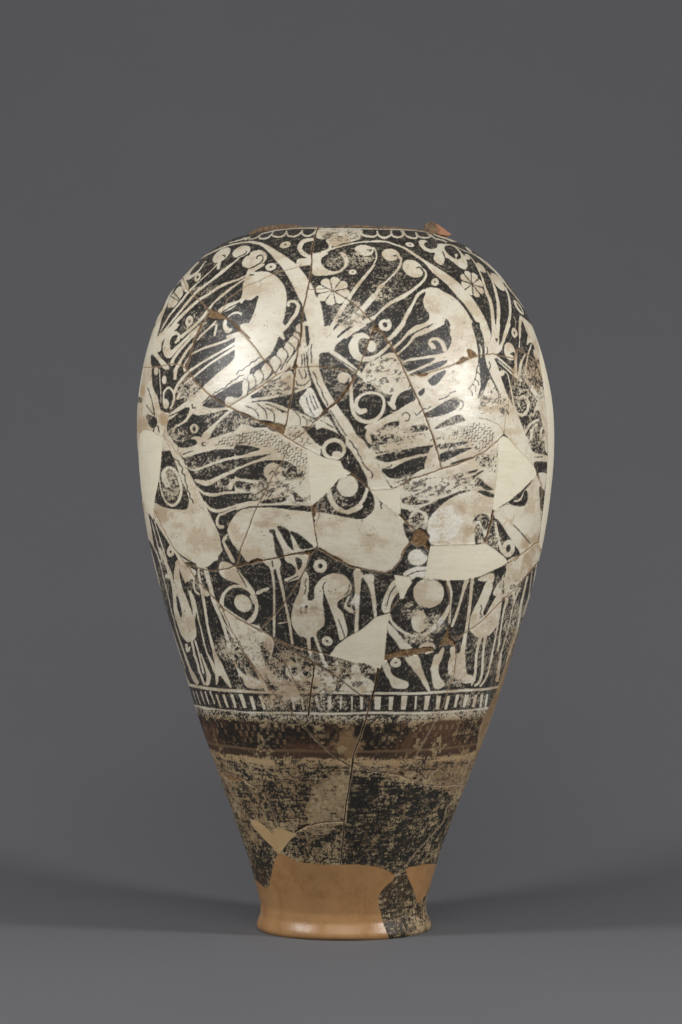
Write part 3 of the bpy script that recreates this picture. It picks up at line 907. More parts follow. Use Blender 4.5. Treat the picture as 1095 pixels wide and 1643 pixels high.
M = 5.0
paint = Field(-M); crackf = Field(9.0); crackd = Field(9.0); chipf = Field(-M); coat = Field(-M)
wear = Field(0.0); stain = Field(0.0)
fillf = Field(-M); fillid = np.zeros((RH, RW), np.int16); fill_kind = {}
def put(sign, pts, m, fn):
    b = paint.box(pts[0], pts[1], pts[2], pts[3], M)
    if b is None: return
    sl, x, y = b; d = np.clip(fn(x, y), -M, M)
    paint.a[sl] = np.maximum(paint.a[sl], d) if sign == '+' else np.minimum(paint.a[sl], -d)
def bb(p, r=0): return (p[:, 0].min()-r, p[:, 1].min()-r, p[:, 0].max()+r, p[:, 1].max()+r)
for line in DRAWING.splitlines():
    tk = line.split()
    if not tk or tk[0] == '#': continue
    ox, oy, sc = TILES.get(tk[0], (0, 0, 1.0)); mk = tk[1]; v = [float(t) for t in tk[2:]]
    sign = mk[0] if mk[0] in '+-' else '+'; kind = mk[-1]
    if kind == 'S':
        p = np.array(v).reshape(-1, 3); p = np.stack([ox+p[:, 0]/sc, oy+p[:, 1]/sc, p[:, 2]/sc], 1)
        if sign == '-' : p[:, 2] = np.maximum(p[:, 2]*1.15, 1.6)
        p = catmull(p, False, 4); put(sign, bb(p, p[:, 2].max()/2), 0, lambda x, y: d_stroke(x, y, p))
    elif kind == 'P':
        p = np.array(v).reshape(-1, 2); p = np.stack([ox+p[:, 0]/sc, oy+p[:, 1]/sc], 1)
        p = catmull(p, True, 3); put(sign, bb(p), 0, lambda x, y: d_poly(x, y, p))
    elif kind == 'T':
        y0, y1 = oy+v[0]/sc, oy+v[1]/sc
        for a, b, w in np.array(v[2:]).reshape(-1, 3):
            a, b, h = ox+a/sc, ox+b/sc, w/sc/2
            p = np.array([(a-h, y0), (a+h, y0), (b+h*.8, y1), (b-h*.8, y1)])
            put('+', bb(p), 0, lambda x, y: d_poly(x, y, p))
    elif kind in 'ER' and mk != 'R' or mk in ('+R', '-R'):
        cx, cy, rx, ry = ox+v[0]/sc, oy+v[1]/sc, v[2]/sc, v[3]/sc; r = max(rx, ry)
        rot = v[-1] if len(v) in (5, 7) else 0
        put(sign, (cx-r, cy-r, cx+r, cy+r), 0, lambda x, y: d_ell(x, y, cx, cy, rx, ry, rot))
        if kind == 'R':
            put('-', (cx-r, cy-r, cx+r, cy+r), 0, lambda x, y: d_ell(x, y, cx, cy, v[4]/sc, v[5]/sc, rot))
    elif kind == 'F':
        cx, cy, rx, ry = ox+v[0]/sc, oy+v[1]/sc, v[2]/sc, v[3]/sc; n = int(v[4])
        tl_ = math.radians(v[6]); ct, st = math.cos(tl_), math.sin(tl_)
        def off(a, q): u, w_ = q*rx*math.cos(a), q*ry*math.sin(a); return cx+u*ct-w_*st, cy+u*st+w_*ct
        for k in range(n):
            a = math.radians(v[5])+2*math.pi*k/n
            pts = [off(a, .08), off(a-.39, .60), off(a-.36, .82), off(a-.20, .97), off(a, 1.0), off(a+.20, .97), off(a+.36, .82), off(a+.39, .60)]
            p = catmull(np.array(pts), True, 3); put('+', bb(p), 0, lambda x, y: d_poly(x, y, p))
        put('+', (cx-4, cy-4, cx+4, cy+4), 0, lambda x, y: d_ell(x, y, cx, cy, rx*.35, ry*.35, v[6]))
        for k in range(n):
            a = math.radians(v[5])+2*math.pi*(k+.5)/n; e_ = off(a, .95)
            p = np.array([(cx, cy, .9), (e_[0], e_[1], 1.7)])
            put('-', bb(p, 1), 0, lambda x, y: d_stroke(x, y, p))
    elif kind == 'K':
        w = v[0]; p = np.array(v[1:]).reshape(-1, 2); p = np.stack([ox+p[:, 0]/sc, oy+p[:, 1]/sc, np.full(len(p), 0.)], 1)
        q = [p[0]]
        for i in range(1, len(p)):                       # small natural kinks along the break
            L_ = np.hypot(*(p[i]-p[i-1])[:2]); k = max(1, int(L_/5))
            nx, ny = -(p[i]-p[i-1])[1]/L_, (p[i]-p[i-1])[0]/L_
            for t in range(1, k+1):
                e = p[i-1]+(p[i]-p[i-1])*t/k
                if t < k: j = rng.uniform(-.55, .55); e = e+np.array([nx*j, ny*j, 0])
                q.append(e)
        p = np.array(q); p[:, 2] = rng.uniform(.7, 1.25, len(p))*w
        sl, x, y = crackf.box(*bb(p), 6)
        d = d_stroke(x, y, p); crackf.a[sl] = np.minimum(crackf.a[sl], -d)
        p[:, 2] = 0; crackd.a[sl] = np.minimum(crackd.a[sl], -d_stroke(x, y, p))
    elif kind in 'CHX':
        k = 0
        if kind == 'X': k = int(v[0]); v = v[1:]
        p = np.array(v).reshape(-1, 2); p = np.stack([ox+p[:, 0]/sc, oy+p[:, 1]/sc], 1)
        if kind != 'X' or k == 3: p = catmull(p, True, 3)
        f = {'C': chipf, 'H': coat, 'X': fillf}[kind]
        b = f.box(*bb(p), M)
        sl, x, y = b; d = np.clip(d_poly(x, y, p), -M, M)
        f.a[sl] = np.maximum(f.a[sl], d)
        if kind == 'X':
            n = len(fill_kind)+1; fill_kind[n] = k; sub = fillid[sl]; sub[d > 0] = n
    elif kind in 'WB':
        cx, cy, rx, ry, am = ox+v[0]/sc, oy+v[1]/sc, v[2]/sc*1.1, v[3]/sc*1.1, v[4]
        f = wear if kind == 'W' else stain
        sl, x, y = f.box(cx-rx, cy-ry, cx+rx, cy+ry, 0)
        g = np.clip(1-((x-cx)/rx)**2-((y-cy)/ry)**2, 0, 1)
        f.a[sl] = np.maximum(f.a[sl], am*np.minimum(g*1.5, 1))

# scale pattern: rows of little wavy cuts on the animals' necks
def scales(ox, oy, sc, poly, step, slant):
    p = np.array(poly, float).reshape(-1, 2); p = np.stack([ox+p[:, 0]/sc, oy+p[:, 1]/sc], 1)
    xa, ya, xb, yb = bb(p); c = xa+ya
    while c < xb+yb:                                      # diagonal rows of small waves
        t = xa; pts = []
        while t < xb:
            w = 1.5*math.sin((t-xa)*1.15+c); pts.append((t+w*.6, c-t*(1-slant*0)+w)); t += 1.35
        run = []
        for q in pts+[(1e6, 1e6)]:
            ok = ya-2 < q[1] < yb+2 and d_poly(np.array([[q[0]]], np.float32), np.array([[q[1]]], np.float32), p)[0, 0] > .8 and rng.rand() > .07
            if ok: run.append((q[0], q[1], rng.uniform(.65, 1.0)))
            elif run:
                if len(run) > 2:
                    s = np.array(run); put('-', bb(s, 1), 0, lambda x, y: d_stroke(x, y, s))
                run = []
        c += step*rng.uniform(1.2, 1.5)
scales(200, 520, 5.475, [760, 1050, 820, 1000, 1000, 960, 1100, 950, 1100, 1060, 950, 1085, 800, 1090], 5.6, .2)
scales(380, 520, 5.475, [-20, 965, 150, 935, 240, 920, 330, 960, 480, 1060, 600, 1100, 640, 1130, 610, 1380, 540, 1470, 560, 1300, 420, 1180, 330, 1110, 220, 1080, 0, 1050], 5.6, .2)
scales(700, 520, 5.475, [120, 950, 300, 870, 420, 850, 500, 920, 520, 1000, 460, 1080, 380, 1130, 220, 1060, 130, 1020], 5.6, .2)
scales(700, 700, 5.475, [470, 120, 545, 100, 540, 300, 510, 350, 440, 300, 480, 250], 5.6, .2)
scales(560, 520, 5.475, [700, 1000, 860, 960, 1090, 880, 1090, 960, 880, 1010, 700, 1040], 5.6, .2)
scales(380, 520, 5.475, [430, 900, 540, 900, 620, 980, 690, 1060, 600, 1090, 520, 1010, 430, 970], 7, .2)

def sample(a, px, py):
    fx = np.clip((px-X0)*RS-.5, 0, RW-1.001); fy = np.clip((py-Y0)*RS-.5, 0, RH-1.001)
    i = fx.astype(np.int32); j = fy.astype(np.int32); u = (fx-i).astype(np.float32); w = (fy-j).astype(np.float32)
    return (a[j, i]*(1-u)+a[j, i+1]*u)*(1-w)+(a[j+1, i]*(1-u)+a[j+1, i+1]*u)*w

# ------------------------------------------------------------------ vase profile
SIL = [(1480, 140.6), (1464, 133.8), (1450, 133), (1426, 138.3), (1397, 146.3), (1349, 161.7), (1309, 177.5), (1264, 194),
       (1214, 213), (1181, 226), (1137, 241.5), (1097, 254), (1060, 265.5), (1022, 277), (982, 288.5), (944, 300), (893, 313.2), (850, 322.3),
       (800, 329.8), (755, 334.6), (702, 337.6), (675, 337.8), (637, 335.2), (575, 323), (510, 301.3), (480, 285.5), (455, 266.5), (434, 247),
       (411.6, 224), (398, 205), (388, 187)]
prof = [(137.0, 0.0), (139.5, 2.0), (140.8, 5.0)]
for y, w in SIL:
    R = w*(1-.5*(w/DIST)**2); dep = DIST-R*R/DIST
    prof.append((R*dep/F, ZC-(y-YH)*dep/F))
prof += [(172, 1104.5), (152, 1109)]
prof = np.array(prof)
s = np.concatenate([[0], np.cumsum(np.hypot(*np.diff(prof, axis=0).T))])
ss = np.arange(0, s[-1], .5)
pr = np.interp(ss, s, prof[:, 0]); pz = np.interp(ss, s, prof[:, 1])
def gsm(a, sg):
    k = np.exp(-.5*(np.arange(-4*sg, 4*sg+1)/sg)**2); k /= k.sum()
    e = np.concatenate([2*a[0]-a[4*sg:0:-1], a, 2*a[-1]-a[-2:-4*sg-2:-1]]); return np.convolve(e, k, 'valid')
wgt = np.clip((ss-70)/60, 0, 1)
pr = gsm(pr, 5)*(1-wgt)+gsm(pr, 36)*wgt; pz = gsm(pz, 5)*(1-wgt)+gsm(pz, 36)*wgt
STEP = 1.25
rows = np.arange(0, ss[-1], STEP); R_ = np.interp(rows, ss, pr); Z_ = np.interp(rows, ss, pz)
tR = np.gradient(R_); tZ = np.gradient(Z_); tl = np.hypot(tR, tZ); nR, nZ = tZ/tl, -tR/tl
AX = lambda z: np.interp(z, [0, 30, 120, 300, 450, 620, 760, 900, 1010, 1110], [0, -1.5, -1.5, .5, 2, 3, 2.5, -.5, -3, -4.5])
dth = STEP/338; front = math.radians(100); tf = np.arange(-front, front, dth)
tb = np.arange(front, 2*math.pi-front-.5*dth, dth*5)[0:]
th = np.concatenate([tf, tb]); NT, NR = len(th), len(rows)
TH = th[None, :].astype(np.float32)
wr = np.where(th > math.pi, th-2*math.pi, th)
TM = math.radians(83)
src = np.where(np.abs(wr) > TM, np.sign(wr)*(2*TM-np.abs(wr)), wr)
SX = R_[:, None]*np.sin(src)[None, :]+AX(Z_)[:, None]; SY = -R_[:, None]*np.cos(src)[None, :]
PX = CX+F*SX/(SY+DIST); PY = YH-F*(Z_[:, None]-ZC)/(SY+DIST)
YC = (YH-F*(Z_-ZC)/(DIST-R_))[:, None]

# ------------------------------------------------------------------ value noise on the wall
def vnoise(su, sv, seed, skew=0.0):
    r = np.random.RandomState(seed)
    u = (wr[None, :]*338+1200+skew*rows[:, None])/su; v = (rows[:, None]+50)/sv*np.ones_like(u)
    g = r.rand(int(v.max())+3, int(u.max())+3).astype(np.float32)
    u = np.maximum(u, 0); i = u.astype(np.int32); j = v.astype(np.int32); a = (u-i).astype(np.float32); b = (v-j).astype(np.float32)
    a = a*a*(3-2*a); b = b*b*(3-2*b)
    return (g[j, i]*(1-a)+g[j, i+1]*a)*(1-b)+(g[j+1, i]*(1-a)+g[j+1, i+1]*a)*b
def uni(n):                                               # flatten to an even 0..1 spread
    q = np.sort(n.ravel()[::97]); return np.interp(n, q, np.linspace(0, 1, len(q))).astype(np.float32)
S = lambda a: sample(a, PX, PY)
scratch = Field(-3.0)
for k in range(1500):                                     # short scratches worn through the black
    x_, y_ = rng.uniform(215, 890), rng.uniform(375, 1150); a_ = rng.normal(0, .5) if rng.rand() < .6 else rng.uniform(-1.6, 1.6); l_ = rng.uniform(2, 9)
    p_ = np.array([(x_, y_, .35), (x_+l_*math.cos(a_), y_+l_*math.sin(a_), .5)])
    bx = scratch.box(*bb(p_), 2); sl, x, y = bx
    scratch.a[sl] = np.maximum(scratch.a[sl], d_stroke(x, y, p_))
scr = S(scratch.a)
pD = S(paint.a); cK = S(crackf.a); cD = S(crackd.a); cC = S(chipf.a); cH = S(coat.a); cW = S(wear.a); cB = S(stain.a); cX = S(fillf.a)
nfi = vnoise(2.4, 1.6, 1); nm = vnoise(7, 4.5, 2); nl = vnoise(26, 17, 3); nxl = vnoise(90, 70, 4); nh = vnoise(13, 2.0, 5, .15)
ndi = vnoise(9, 2.2, 15, .9)
rag = uni(.40*vnoise(1.7, 1.45, 41)+.30*vnoise(3.6, 2.5, 42)+.22*vnoise(9, 6, 43)+.12*nl+.08*vnoise(10, 1.6, 44, .2)+.06*ndi)   # ragged flaking
rag2 = uni(.46*vnoise(1.8, 1.4, 6)+.34*vnoise(4.5, 2.6, 7)+.22*vnoise(20, 12, 8))
grime = uni(.5*vnoise(40, 26, 9)+.3*vnoise(13, 8, 10)+.2*vnoise(4, 3, 11))
def sm(x, a, b): t = np.clip((x-a)/(b-a), 0, 1); return t*t*(3-2*t)
def mixc(c, d, m): return c*(1-m[..., None])+np.asarray(d, np.float32)*m[..., None]
CREAM = np.array([.535, .478, .370], np.float32); WORN = np.array([.47, .405, .30]); BLACK = np.array([.024, .0215, .0185])
shape = (NR, NT)
yc = YC+(nl-.5)*3+(nm-.5)*1.5
lower = sm(yc, 1147, 1149)
w_up = np.clip(.05+cW*.95+.07*(nxl-.5), 0, 1)
# upper zone
edge = sm(pD-.18+(nfi-.5)*.7+(nm-.5)*.5, -.45, .45)
sf = .12+.34*cW; flake = sm((w_up-rag)/sf, -1.1, .9); flake = np.maximum(flake, .55*sm(scr+(nm-.5)*.5, -.3, .5))
cream = np.ones(shape+(3,), np.float32)*CREAM
cream = mixc(cream, (.40, .315, .21), .70*sm(grime, .42, 1)); cream = mixc(cream, (.52, .43, .30), .45*sm(uni(vnoise(30, 1.8, 61)*.6+vnoise(9, 1.6, 62)*.4), .6, 1))
cream = mixc(cream, (.60, .56, .46), .55*sm(1-grime, .6, 1))
worn = np.ones(shape+(3,), np.float32)*WORN.astype(np.float32); worn = mixc(worn, (.36, .29, .20), .6*rag2)
black = np.ones(shape+(3,), np.float32)*BLACK.astype(np.float32); black = mixc(black, (.050, .045, .038), .5*sm(rag2, .5, 1)*sm(nl, .2, .8)); black = mixc(black, (.28, .24, .185), .7*sm(uni(vnoise(1.5, 1.4, 81)+.25*vnoise(8, 6, 82)+.12*cW), .93, .99))
flake = flake*(.42+.58*sm(cW+.3*(nl-.5), .1, .42)); dark = black*(1-flake[..., None])+worn*flake[..., None]
ragd = uni(.30*vnoise(2.2, 1.6, 71)+.36*vnoise(7, 3, 72, -.5)+.26*vnoise(17, 8, 73, -.4)+.08*nfi); resid = sm(cW*.50-ragd, -.10, .06)*sm(cW, .2, .45)    # black left behind on worn slip
lightp = mixc(cream, (.05, .043, .036), resid*.85)
pits = sm(rag2*.5+rag*.5+.05*grime, .90, .97); lightp = mixc(lightp, (.17, .12, .075), pits*.7)
c_up = dark*(1-edge[..., None])+lightp*edge[..., None]
c_up = mixc(c_up, (.70, .69, .63), .55*sm(cH+(nl-.5)*6+(nm-.5)*3, -1, 2)*(.10+.90*edge)*sm(rag, .15, .5))
# lower zone
def lowwear():
    t = np.full(shape, .60, np.float32)
    for cx, cy, rx, ry, a in [(645, 1325, 108, 80, .13), (665, 1250, 95, 26, .80), (465, 1268, 70, 42, .36), (410, 1395, 40, 52, .10), (525, 1300, 32, 34, .97),
        (500, 1245, 60, 22, .62), (400, 1320, 22, 60, .55), (350, 1240, 30, 26, .75), (545, 1372, 80, 20, .55), (500, 1350, 45, 22, .34), (745, 1290, 30, 90, .93), (690, 1372, 40, 26, .6),
        (638, 1430, 42, 50, .17), (650, 1494, 60, 16, .80), (440, 1300, 22, 24, .38), (625, 1382, 70, 14, .05), (640, 1300, 90, 40, .10), (570, 1340, 30, 50, .22), (590, 1280, 24, 40, .35)]:
        g = np.clip(1-((PX-cx)/(rx*1.2))**2-((PY-cy)/(ry*1.2))**2, 0, 1)**.6; t = t*(1-g)+a*g
    side = PX-(553+(1390-PY)*.055)                       # the long upright break parts a black sherd from a bare one
    right = sm(side, -1, 1)*(1-sm(PX+(nl-.5)*14-np.interp(PY, [1235, 1300, 1350, 1390], [726, 716, 690, 655]), -3, 5))*sm(PY+(nl-.5)*16-np.interp(PX, [560, 620, 700], [1244, 1262, 1268]), -6, 6)
    t = t*(1-right)+(.14+.10*nxl)*right
    bare = sm(-side, -1, 1)*sm(PX+(nl-.5)*20-np.interp(PY, [1225, 1260, 1325], [540, 515, 492]), -8, 10)*(1-sm(PY-1322+(PX-545)*.08, -2, 2))*sm(PY, 1232, 1245)
    t = t*(1-bare)+.97*bare
    return t
TAN = np.array([.32, .235, .13], np.float32)
tan = np.ones(shape+(3,), np.float32)*TAN; tan = mixc(tan, (.21, .135, .07), .85*sm(uni(.5*grime+.5*nxl), .3, .95)); tan = mixc(tan, (.46, .37, .25), .4*sm(nm, .6, 1))
ragl = uni(.16*vnoise(40, 1.7, 55)+.12*vnoise(14, 1.5, 56)+.28*vnoise(1.8, 1.4, 51)+.26*vnoise(4.5, 2.4, 52)+.20*vnoise(12, 7, 53)+.14*nl+.14*vnoise(16, 1.7, 54)+.05*nxl)
fl = sm(lowwear()*.92+.22*(nxl-.5)-ragl, -.24, .20)*(.80+.20*sm(nm, .2, .6))
blk = mixc(np.ones(shape+(3,), np.float32)*np.array([.014, .013, .011], np.float32), (.04, .036, .028), .6*rag2); blk = mixc(blk, (.062, .038, .020), sm(yc, 1385, 1415)*.8*rag2)
c_lo = blk*(1-fl[..., None])+tan*fl[..., None]
# painted bands between 1146 and 1228
band = mixc(np.ones(shape+(3,), np.float32)*np.array([.018, .014, .011], np.float32), (.085, .045, .024), .9*sm(nxl*.4+nl*.35+nm*.25, .40, .68))
ub = np.floor((wr*338)[None, :]/9.3+.35*np.sin(rows[:, None]*.05)); vb = np.floor((YC-1166)/10.5)
hsh = np.modf(np.abs(np.sin(ub*12.9898+vb*78.233)*43758.5453))[0]
fu = np.modf((wr*338)[None, :]/9.3+.35*np.sin(rows[:, None]*.05)+900)[0]; fv = np.modf((YC-1166)/10.5+90)[0]
sq = ((ub+vb) % 2 == 0)*(hsh > .5)*sm(rag2, .05, .3)*sm(.46-np.abs(fu-.5), 0, .1)*sm(.44-np.abs(fv-.5), 0, .1)*sm(YC, 1163, 1167)*(1-sm(YC, 1199, 1202))
band = mixc(band, (.19, .122, .066), sq*(.35+.6*hsh)*(.5+.5*nl))
band = mixc(band, (.12, .072, .040), sm(yc, 1203, 1205)*(1-sm(yc, 1207, 1210)))
band = mixc(band, (.055, .033, .021), sm(yc, 1209, 1211)*.8)
tri = np.clip(1-np.abs((PX-560)/34)-np.abs((PY-1195)/44), 0, 1)
band = mixc(band, (.22, .135, .065), .8*sm(tri+(nm-.5)*.5, .1, .5))
bw = sm((.02+.10*sm(nxl, .4, .7)+.16*sm(yc, 1200, 1218)+.25*sm(1215-yc, 45, 52))-uni(.5*nl+.3*nm+.2*rag2), -.06, .05)
band = band*(1-bw[..., None])+tan*bw[..., None]*.9
strip = sm((.86-ragl), -.05, .05); stripc = blk*(1-strip[..., None])+mixc(tan, (.40, .27, .14), tan[..., 0]*0+.6)*strip[..., None]
trans = sm(.56+.35*(nxl-.5)-rag, -.16, .12); transc = dark*0+black*(1-trans[..., None])+mixc(worn, TAN, sm(yc, 1150, 1162))*trans[..., None]
def blend(a, b, t): return a*(1-t[..., None])+b*t[..., None]
C = blend(c_up, transc, lower)
C = blend(C, band, sm(yc+(rag2-.5)*3, 1160, 1163))
C = blend(C, stripc, sm(yc+(nl-.5)*5+(rag2-.5)*4, 1218, 1221))
C = blend(C, c_lo, sm(yc+(nl-.5)*4+(rag2-.5)*4, 1227, 1231))
C = mixc(C, (.30, .19, .095), np.clip(cB, 0, 1)*sm(grime+cB*.5, .35, .9)*.75*sm(C[..., 0], .05, .3))
# chips and cracks show the fired clay
chip = sm(cC+(nm-.5)*2.2, -.2, .3)
clay = mixc(np.ones(shape+(3,), np.float32)*np.array([.13, .075, .036], np.float32), (.24, .15, .075), rag2); clay = mixc(clay, (.07, .04, .02), .7*sm(rag, .6, .9))
C = blend(C, clay, chip)
lip = (1-sm(cK+(nfi-.5)*.6, .5, 1.5))*(.45+.55*nm); C = mixc(C, (.34, .255, .16), lip*np.where(YC > 1150, .85, .55))
C = blend(C, np.where((YC > 1150)[..., None]*np.ones(shape+(1,), bool), np.array([.050, .028, .014]), np.array([.14, .08, .04])), 1-sm(cK, -.15, .5)); C = mixc(C, (.045, .025, .012), 1-sm(cK+(nm-.5)*.4, -.95, -.45))
# plaster fills
filln = np.zeros(shape, np.int16)
ii = np.clip(((PX-X0)*RS).astype(int), 0, RW-1); jj = np.clip(((PY-Y0)*RS).astype(int), 0, RH-1)
filln = fillid[jj, ii]
kindmap = np.zeros(64, np.int8)
for k, v in fill_kind.items(): kindmap[k] = v
fk = kindmap[filln]; pl = vnoise(30, 22, 21); pf = vnoise(3, 3, 22)
P1 = mixc(np.ones(shape+(3,), np.float32)*np.array([.62, .57, .445], np.float32), (.565, .51, .385), pl*.5+pf*.2+.5*sm(vnoise(40, 2.2, 23)*.5+vnoise(14, 9, 24)*.5, .4, .8))
P2 = mixc(np.ones(shape+(3,), np.float32)*np.array([.44, .31, .165], np.float32), (.40, .27, .13), pl)
P4 = mixc(np.ones(shape+(3,), np.float32)*np.array([.27, .185, .10], np.float32), (.17, .11, .06), uni(.5*grime+.3*rag2+.2*nl))
P3 = mixc(np.ones(shape+(3,), np.float32)*np.array([.33, .182, .078], np.float32), (.27, .142, .056), .6*pl+.2*pf+.5*sm(grime, .6, 1))
C = np.where((fk == 1)[..., None], P1, C); C = np.where((fk == 2)[..., None], P2, C); C = np.where((fk == 3)[..., None], P3, C); C = np.where((fk == 4)[..., None], P4, C)
inf = fk > 0
C = mixc(C, (.34, .25, .15), (np.abs(cX) < .7)*(fk != 3)*(fk != 0)*.4)
foot_edge = (YC > 1500)*1.0*np.ones(shape)
lum = C.mean(-1)
rough = np.where(inf, np.where(fk == 3, .27, .42), np.where(YC < 1160, .25+.03*sm(lum, .05, .4)+.04*grime, .44)).astype(np.float32)
rough = rough+(.07*resid+.14*flake*(1-edge)+.02*sm(cW, .1, .5)+.09*(uni(.6*nl+.4*nm)-.4)*.6+.10*np.clip(cB, 0, 1))*(YC < 1160)*(~inf)
rough = np.maximum(rough, .95*np.maximum(chip, (1-sm(cK, .8, 1.8)))*(~inf))

# ------------------------------------------------------------------ sherds: flood the wall between the breaks
cy4 = lambda a: .25*(a[:-1]+a[1:])[:, :]+.25*(np.roll(a, -1, 1)[:-1]+np.roll(a, -1, 1)[1:])
fD = cy4(cD); ffill = filln[:-1]; NFR = NR-1
mirrored = (np.abs(wr) > TM)[None, :]
wall = (fD < .95) | (ffill > 0)
def components(openm):
    par = [0]
    def find(a):
        while par[a] != a: par[a] = par[par[a]]; a = par[a]
        return a
    lab = np.zeros(openm.shape, np.int32); prev = []
    for j in range(openm.shape[0]):
        cur = []
        if openm[j].any():
            e = np.diff(np.concatenate([[0], openm[j].astype(np.int8), [0]])); st = np.where(e == 1)[0]; en = np.where(e == -1)[0]
            for a, b in zip(st, en):
                n = len(par); par.append(n); cur.append((a, b, n)); lab[j, a:b] = n
            if cur[0][0] == 0 and cur[-1][1] == NT and len(cur) > 1: par[find(cur[-1][2])] = find(cur[0][2])
            k = 0
            for a, b, n in cur:
                while k < len(prev) and prev[k][1] <= a: k += 1
                q = k
                while q < len(prev) and prev[q][0] < b:
                    par[find(n)] = find(prev[q][2]); q += 1
        prev = cur
    return np.array([find(i) for i in range(len(par))])[lab]
lab = components(~wall)
u_, inv, cnt = np.unique(lab, return_inverse=True, return_counts=True); inv = inv.reshape(lab.shape)
keep = (cnt > 350) & (u_ != 0)
lab = np.where(keep[inv], lab, 0)
fid = 900000; id_kind = {}
for k, v in fill_kind.items():
    cc = components(ffill == k)
    for c in np.unique(cc):
        m = cc == c
        if c == 0 or m.sum() < 80: continue
        fid += 1; id_kind[fid] = v; lab[m] = fid
for it in range(400):
    z = lab == 0
    if not z.any(): break
    for d, ax in ((1, 0), (-1, 0), (1, 1), (-1, 1)):
        n = np.roll(lab, d, ax)
        if ax == 0: n[0 if d == 1 else -1] = 0
        n = np.where(n >= 900000, 0, n) if it < 200 else n
        lab = np.where((lab == 0) & (n > 0), n, lab)

# ------------------------------------------------------------------ relief
disp = (vnoise(150, 120, 31)-.5)*1.3+(vnoise(45, 12, 32)-.5)*.30+(nm-.5)*.05
dep = 1.5*(1-sm(cK, -.7, .6))+2.4*(1-sm(cK, -1.2, -.55)); outf = 1-sm(cX, -.9, .5); disp = disp-outf*dep-.10*outf*(1-sm(cK, .4, 3))
disp = disp-outf*chip*(1.3+1.4*nm+.5*nfi)
disp = disp-.40*(1-outf)*np.where(YC > 1330, .3, 1)+.10*edge*(YC < 1148)*(~inf)
ids = [i for i in np.unique(lab) if i]
offs = {i: (rng.uniform(-.6, .6), rng.uniform(-1, 1)*.0016, rng.uniform(-1, 1)*.0016) for i in ids}
OX = np.array([offs[i][0] for i in ids]); li = np.searchsorted(ids, lab)
ov = np.zeros(shape, np.float32); ov[:-1] = OX[li]; ov[-1] = ov[-2]
ov = np.where(cK < 3, ov, ov)
disp = disp+ov*(1-foot_edge)*sm(-cX, 1.2, 4.5)
RR = R_[:, None]+nR[:, None]*disp; ZZ = Z_[:, None]+nZ[:, None]*disp
VX = RR*np.sin(TH)+AX(Z_)[:, None]; VY = -RR*np.cos(TH)
VERT = np.stack([VX, VY, ZZ], -1).reshape(-1, 3).astype(np.float32)*U
COL = np.concatenate([C, np.ones(shape+(1,), np.float32)], -1).reshape(-1, 4).astype(np.float32); RO = rough.reshape(-1).astype(np.float32)

def wall_material(name, spec, bump, coat_w=0.0):
    m, nt, b = nodes_of(name)
    a = N(nt, 'ShaderNodeAttribute', attribute_name='wall_colour'); r = N(nt, 'ShaderNodeAttribute', attribute_name='wall_roughness')
    tc = N(nt, 'ShaderNodeTexCoord'); n = N(nt, 'ShaderNodeTexNoise', Scale=1500.0, Detail=3.0); n2 = N(nt, 'ShaderNodeTexNoise', Scale=260.0, Detail=4.0)
    mp = N(nt, 'ShaderNodeMapping'); mp.inputs['Scale'].default_value = (.35, .35, 1.5)
    L(nt, tc, 'Object', n, 'Vector'); L(nt, tc, 'Object', mp, 'Vector'); L(nt, mp, 0, n2, 'Vector')
    mm = N(nt, 'ShaderNodeMath', operation='MULTIPLY_ADD'); mm.inputs[1].default_value = .34; mm.inputs[2].default_value = .83; L(nt, n, 0, mm, 0)
    sp = N(nt, 'ShaderNodeMapRange'); sp.inputs['From Min'].default_value = .02; sp.inputs['From Max'].default_value = .40; sp.inputs['To Min'].default_value = spec*.42; sp.inputs['To Max'].default_value = spec
    L(nt, a, 'Color', sp, 'Value'); L(nt, sp, 0, b, 'Specular IOR Level')
    hs = N(nt, 'ShaderNodeVectorMath', operation='SCALE'); L(nt, a, 'Color', hs, 0); L(nt, mm, 0, hs, 'Scale')
    L(nt, hs, 0, b, 'Base Color')
    rr = N(nt, 'ShaderNodeMath', operation='MULTIPLY_ADD'); rr.inputs[1].default_value = .12; L(nt, n2, 0, rr, 0); L(nt, r, 'Fac', rr, 2); L(nt, rr, 0, b, 'Roughness')
    ad = N(nt, 'ShaderNodeMath', operation='ADD'); L(nt, n, 0, ad, 0); L(nt, n2, 0, ad, 1)
    bp = N(nt, 'ShaderNodeBump', Strength=bump, Distance=.0006); L(nt, ad, 0, bp, 'Height'); L(nt, bp, 0, b, 'Normal')
    return m
m_sherd = wall_material('slip_painted_clay', .64, .28)
m_fill = {1: wall_material('cream_plaster', .35, .2), 2: wall_material('tan_plaster', .3, .2), 4: wall_material('brown_plaster', .25, .3), 3: wall_material('terracotta_plaster', .55, .16)}

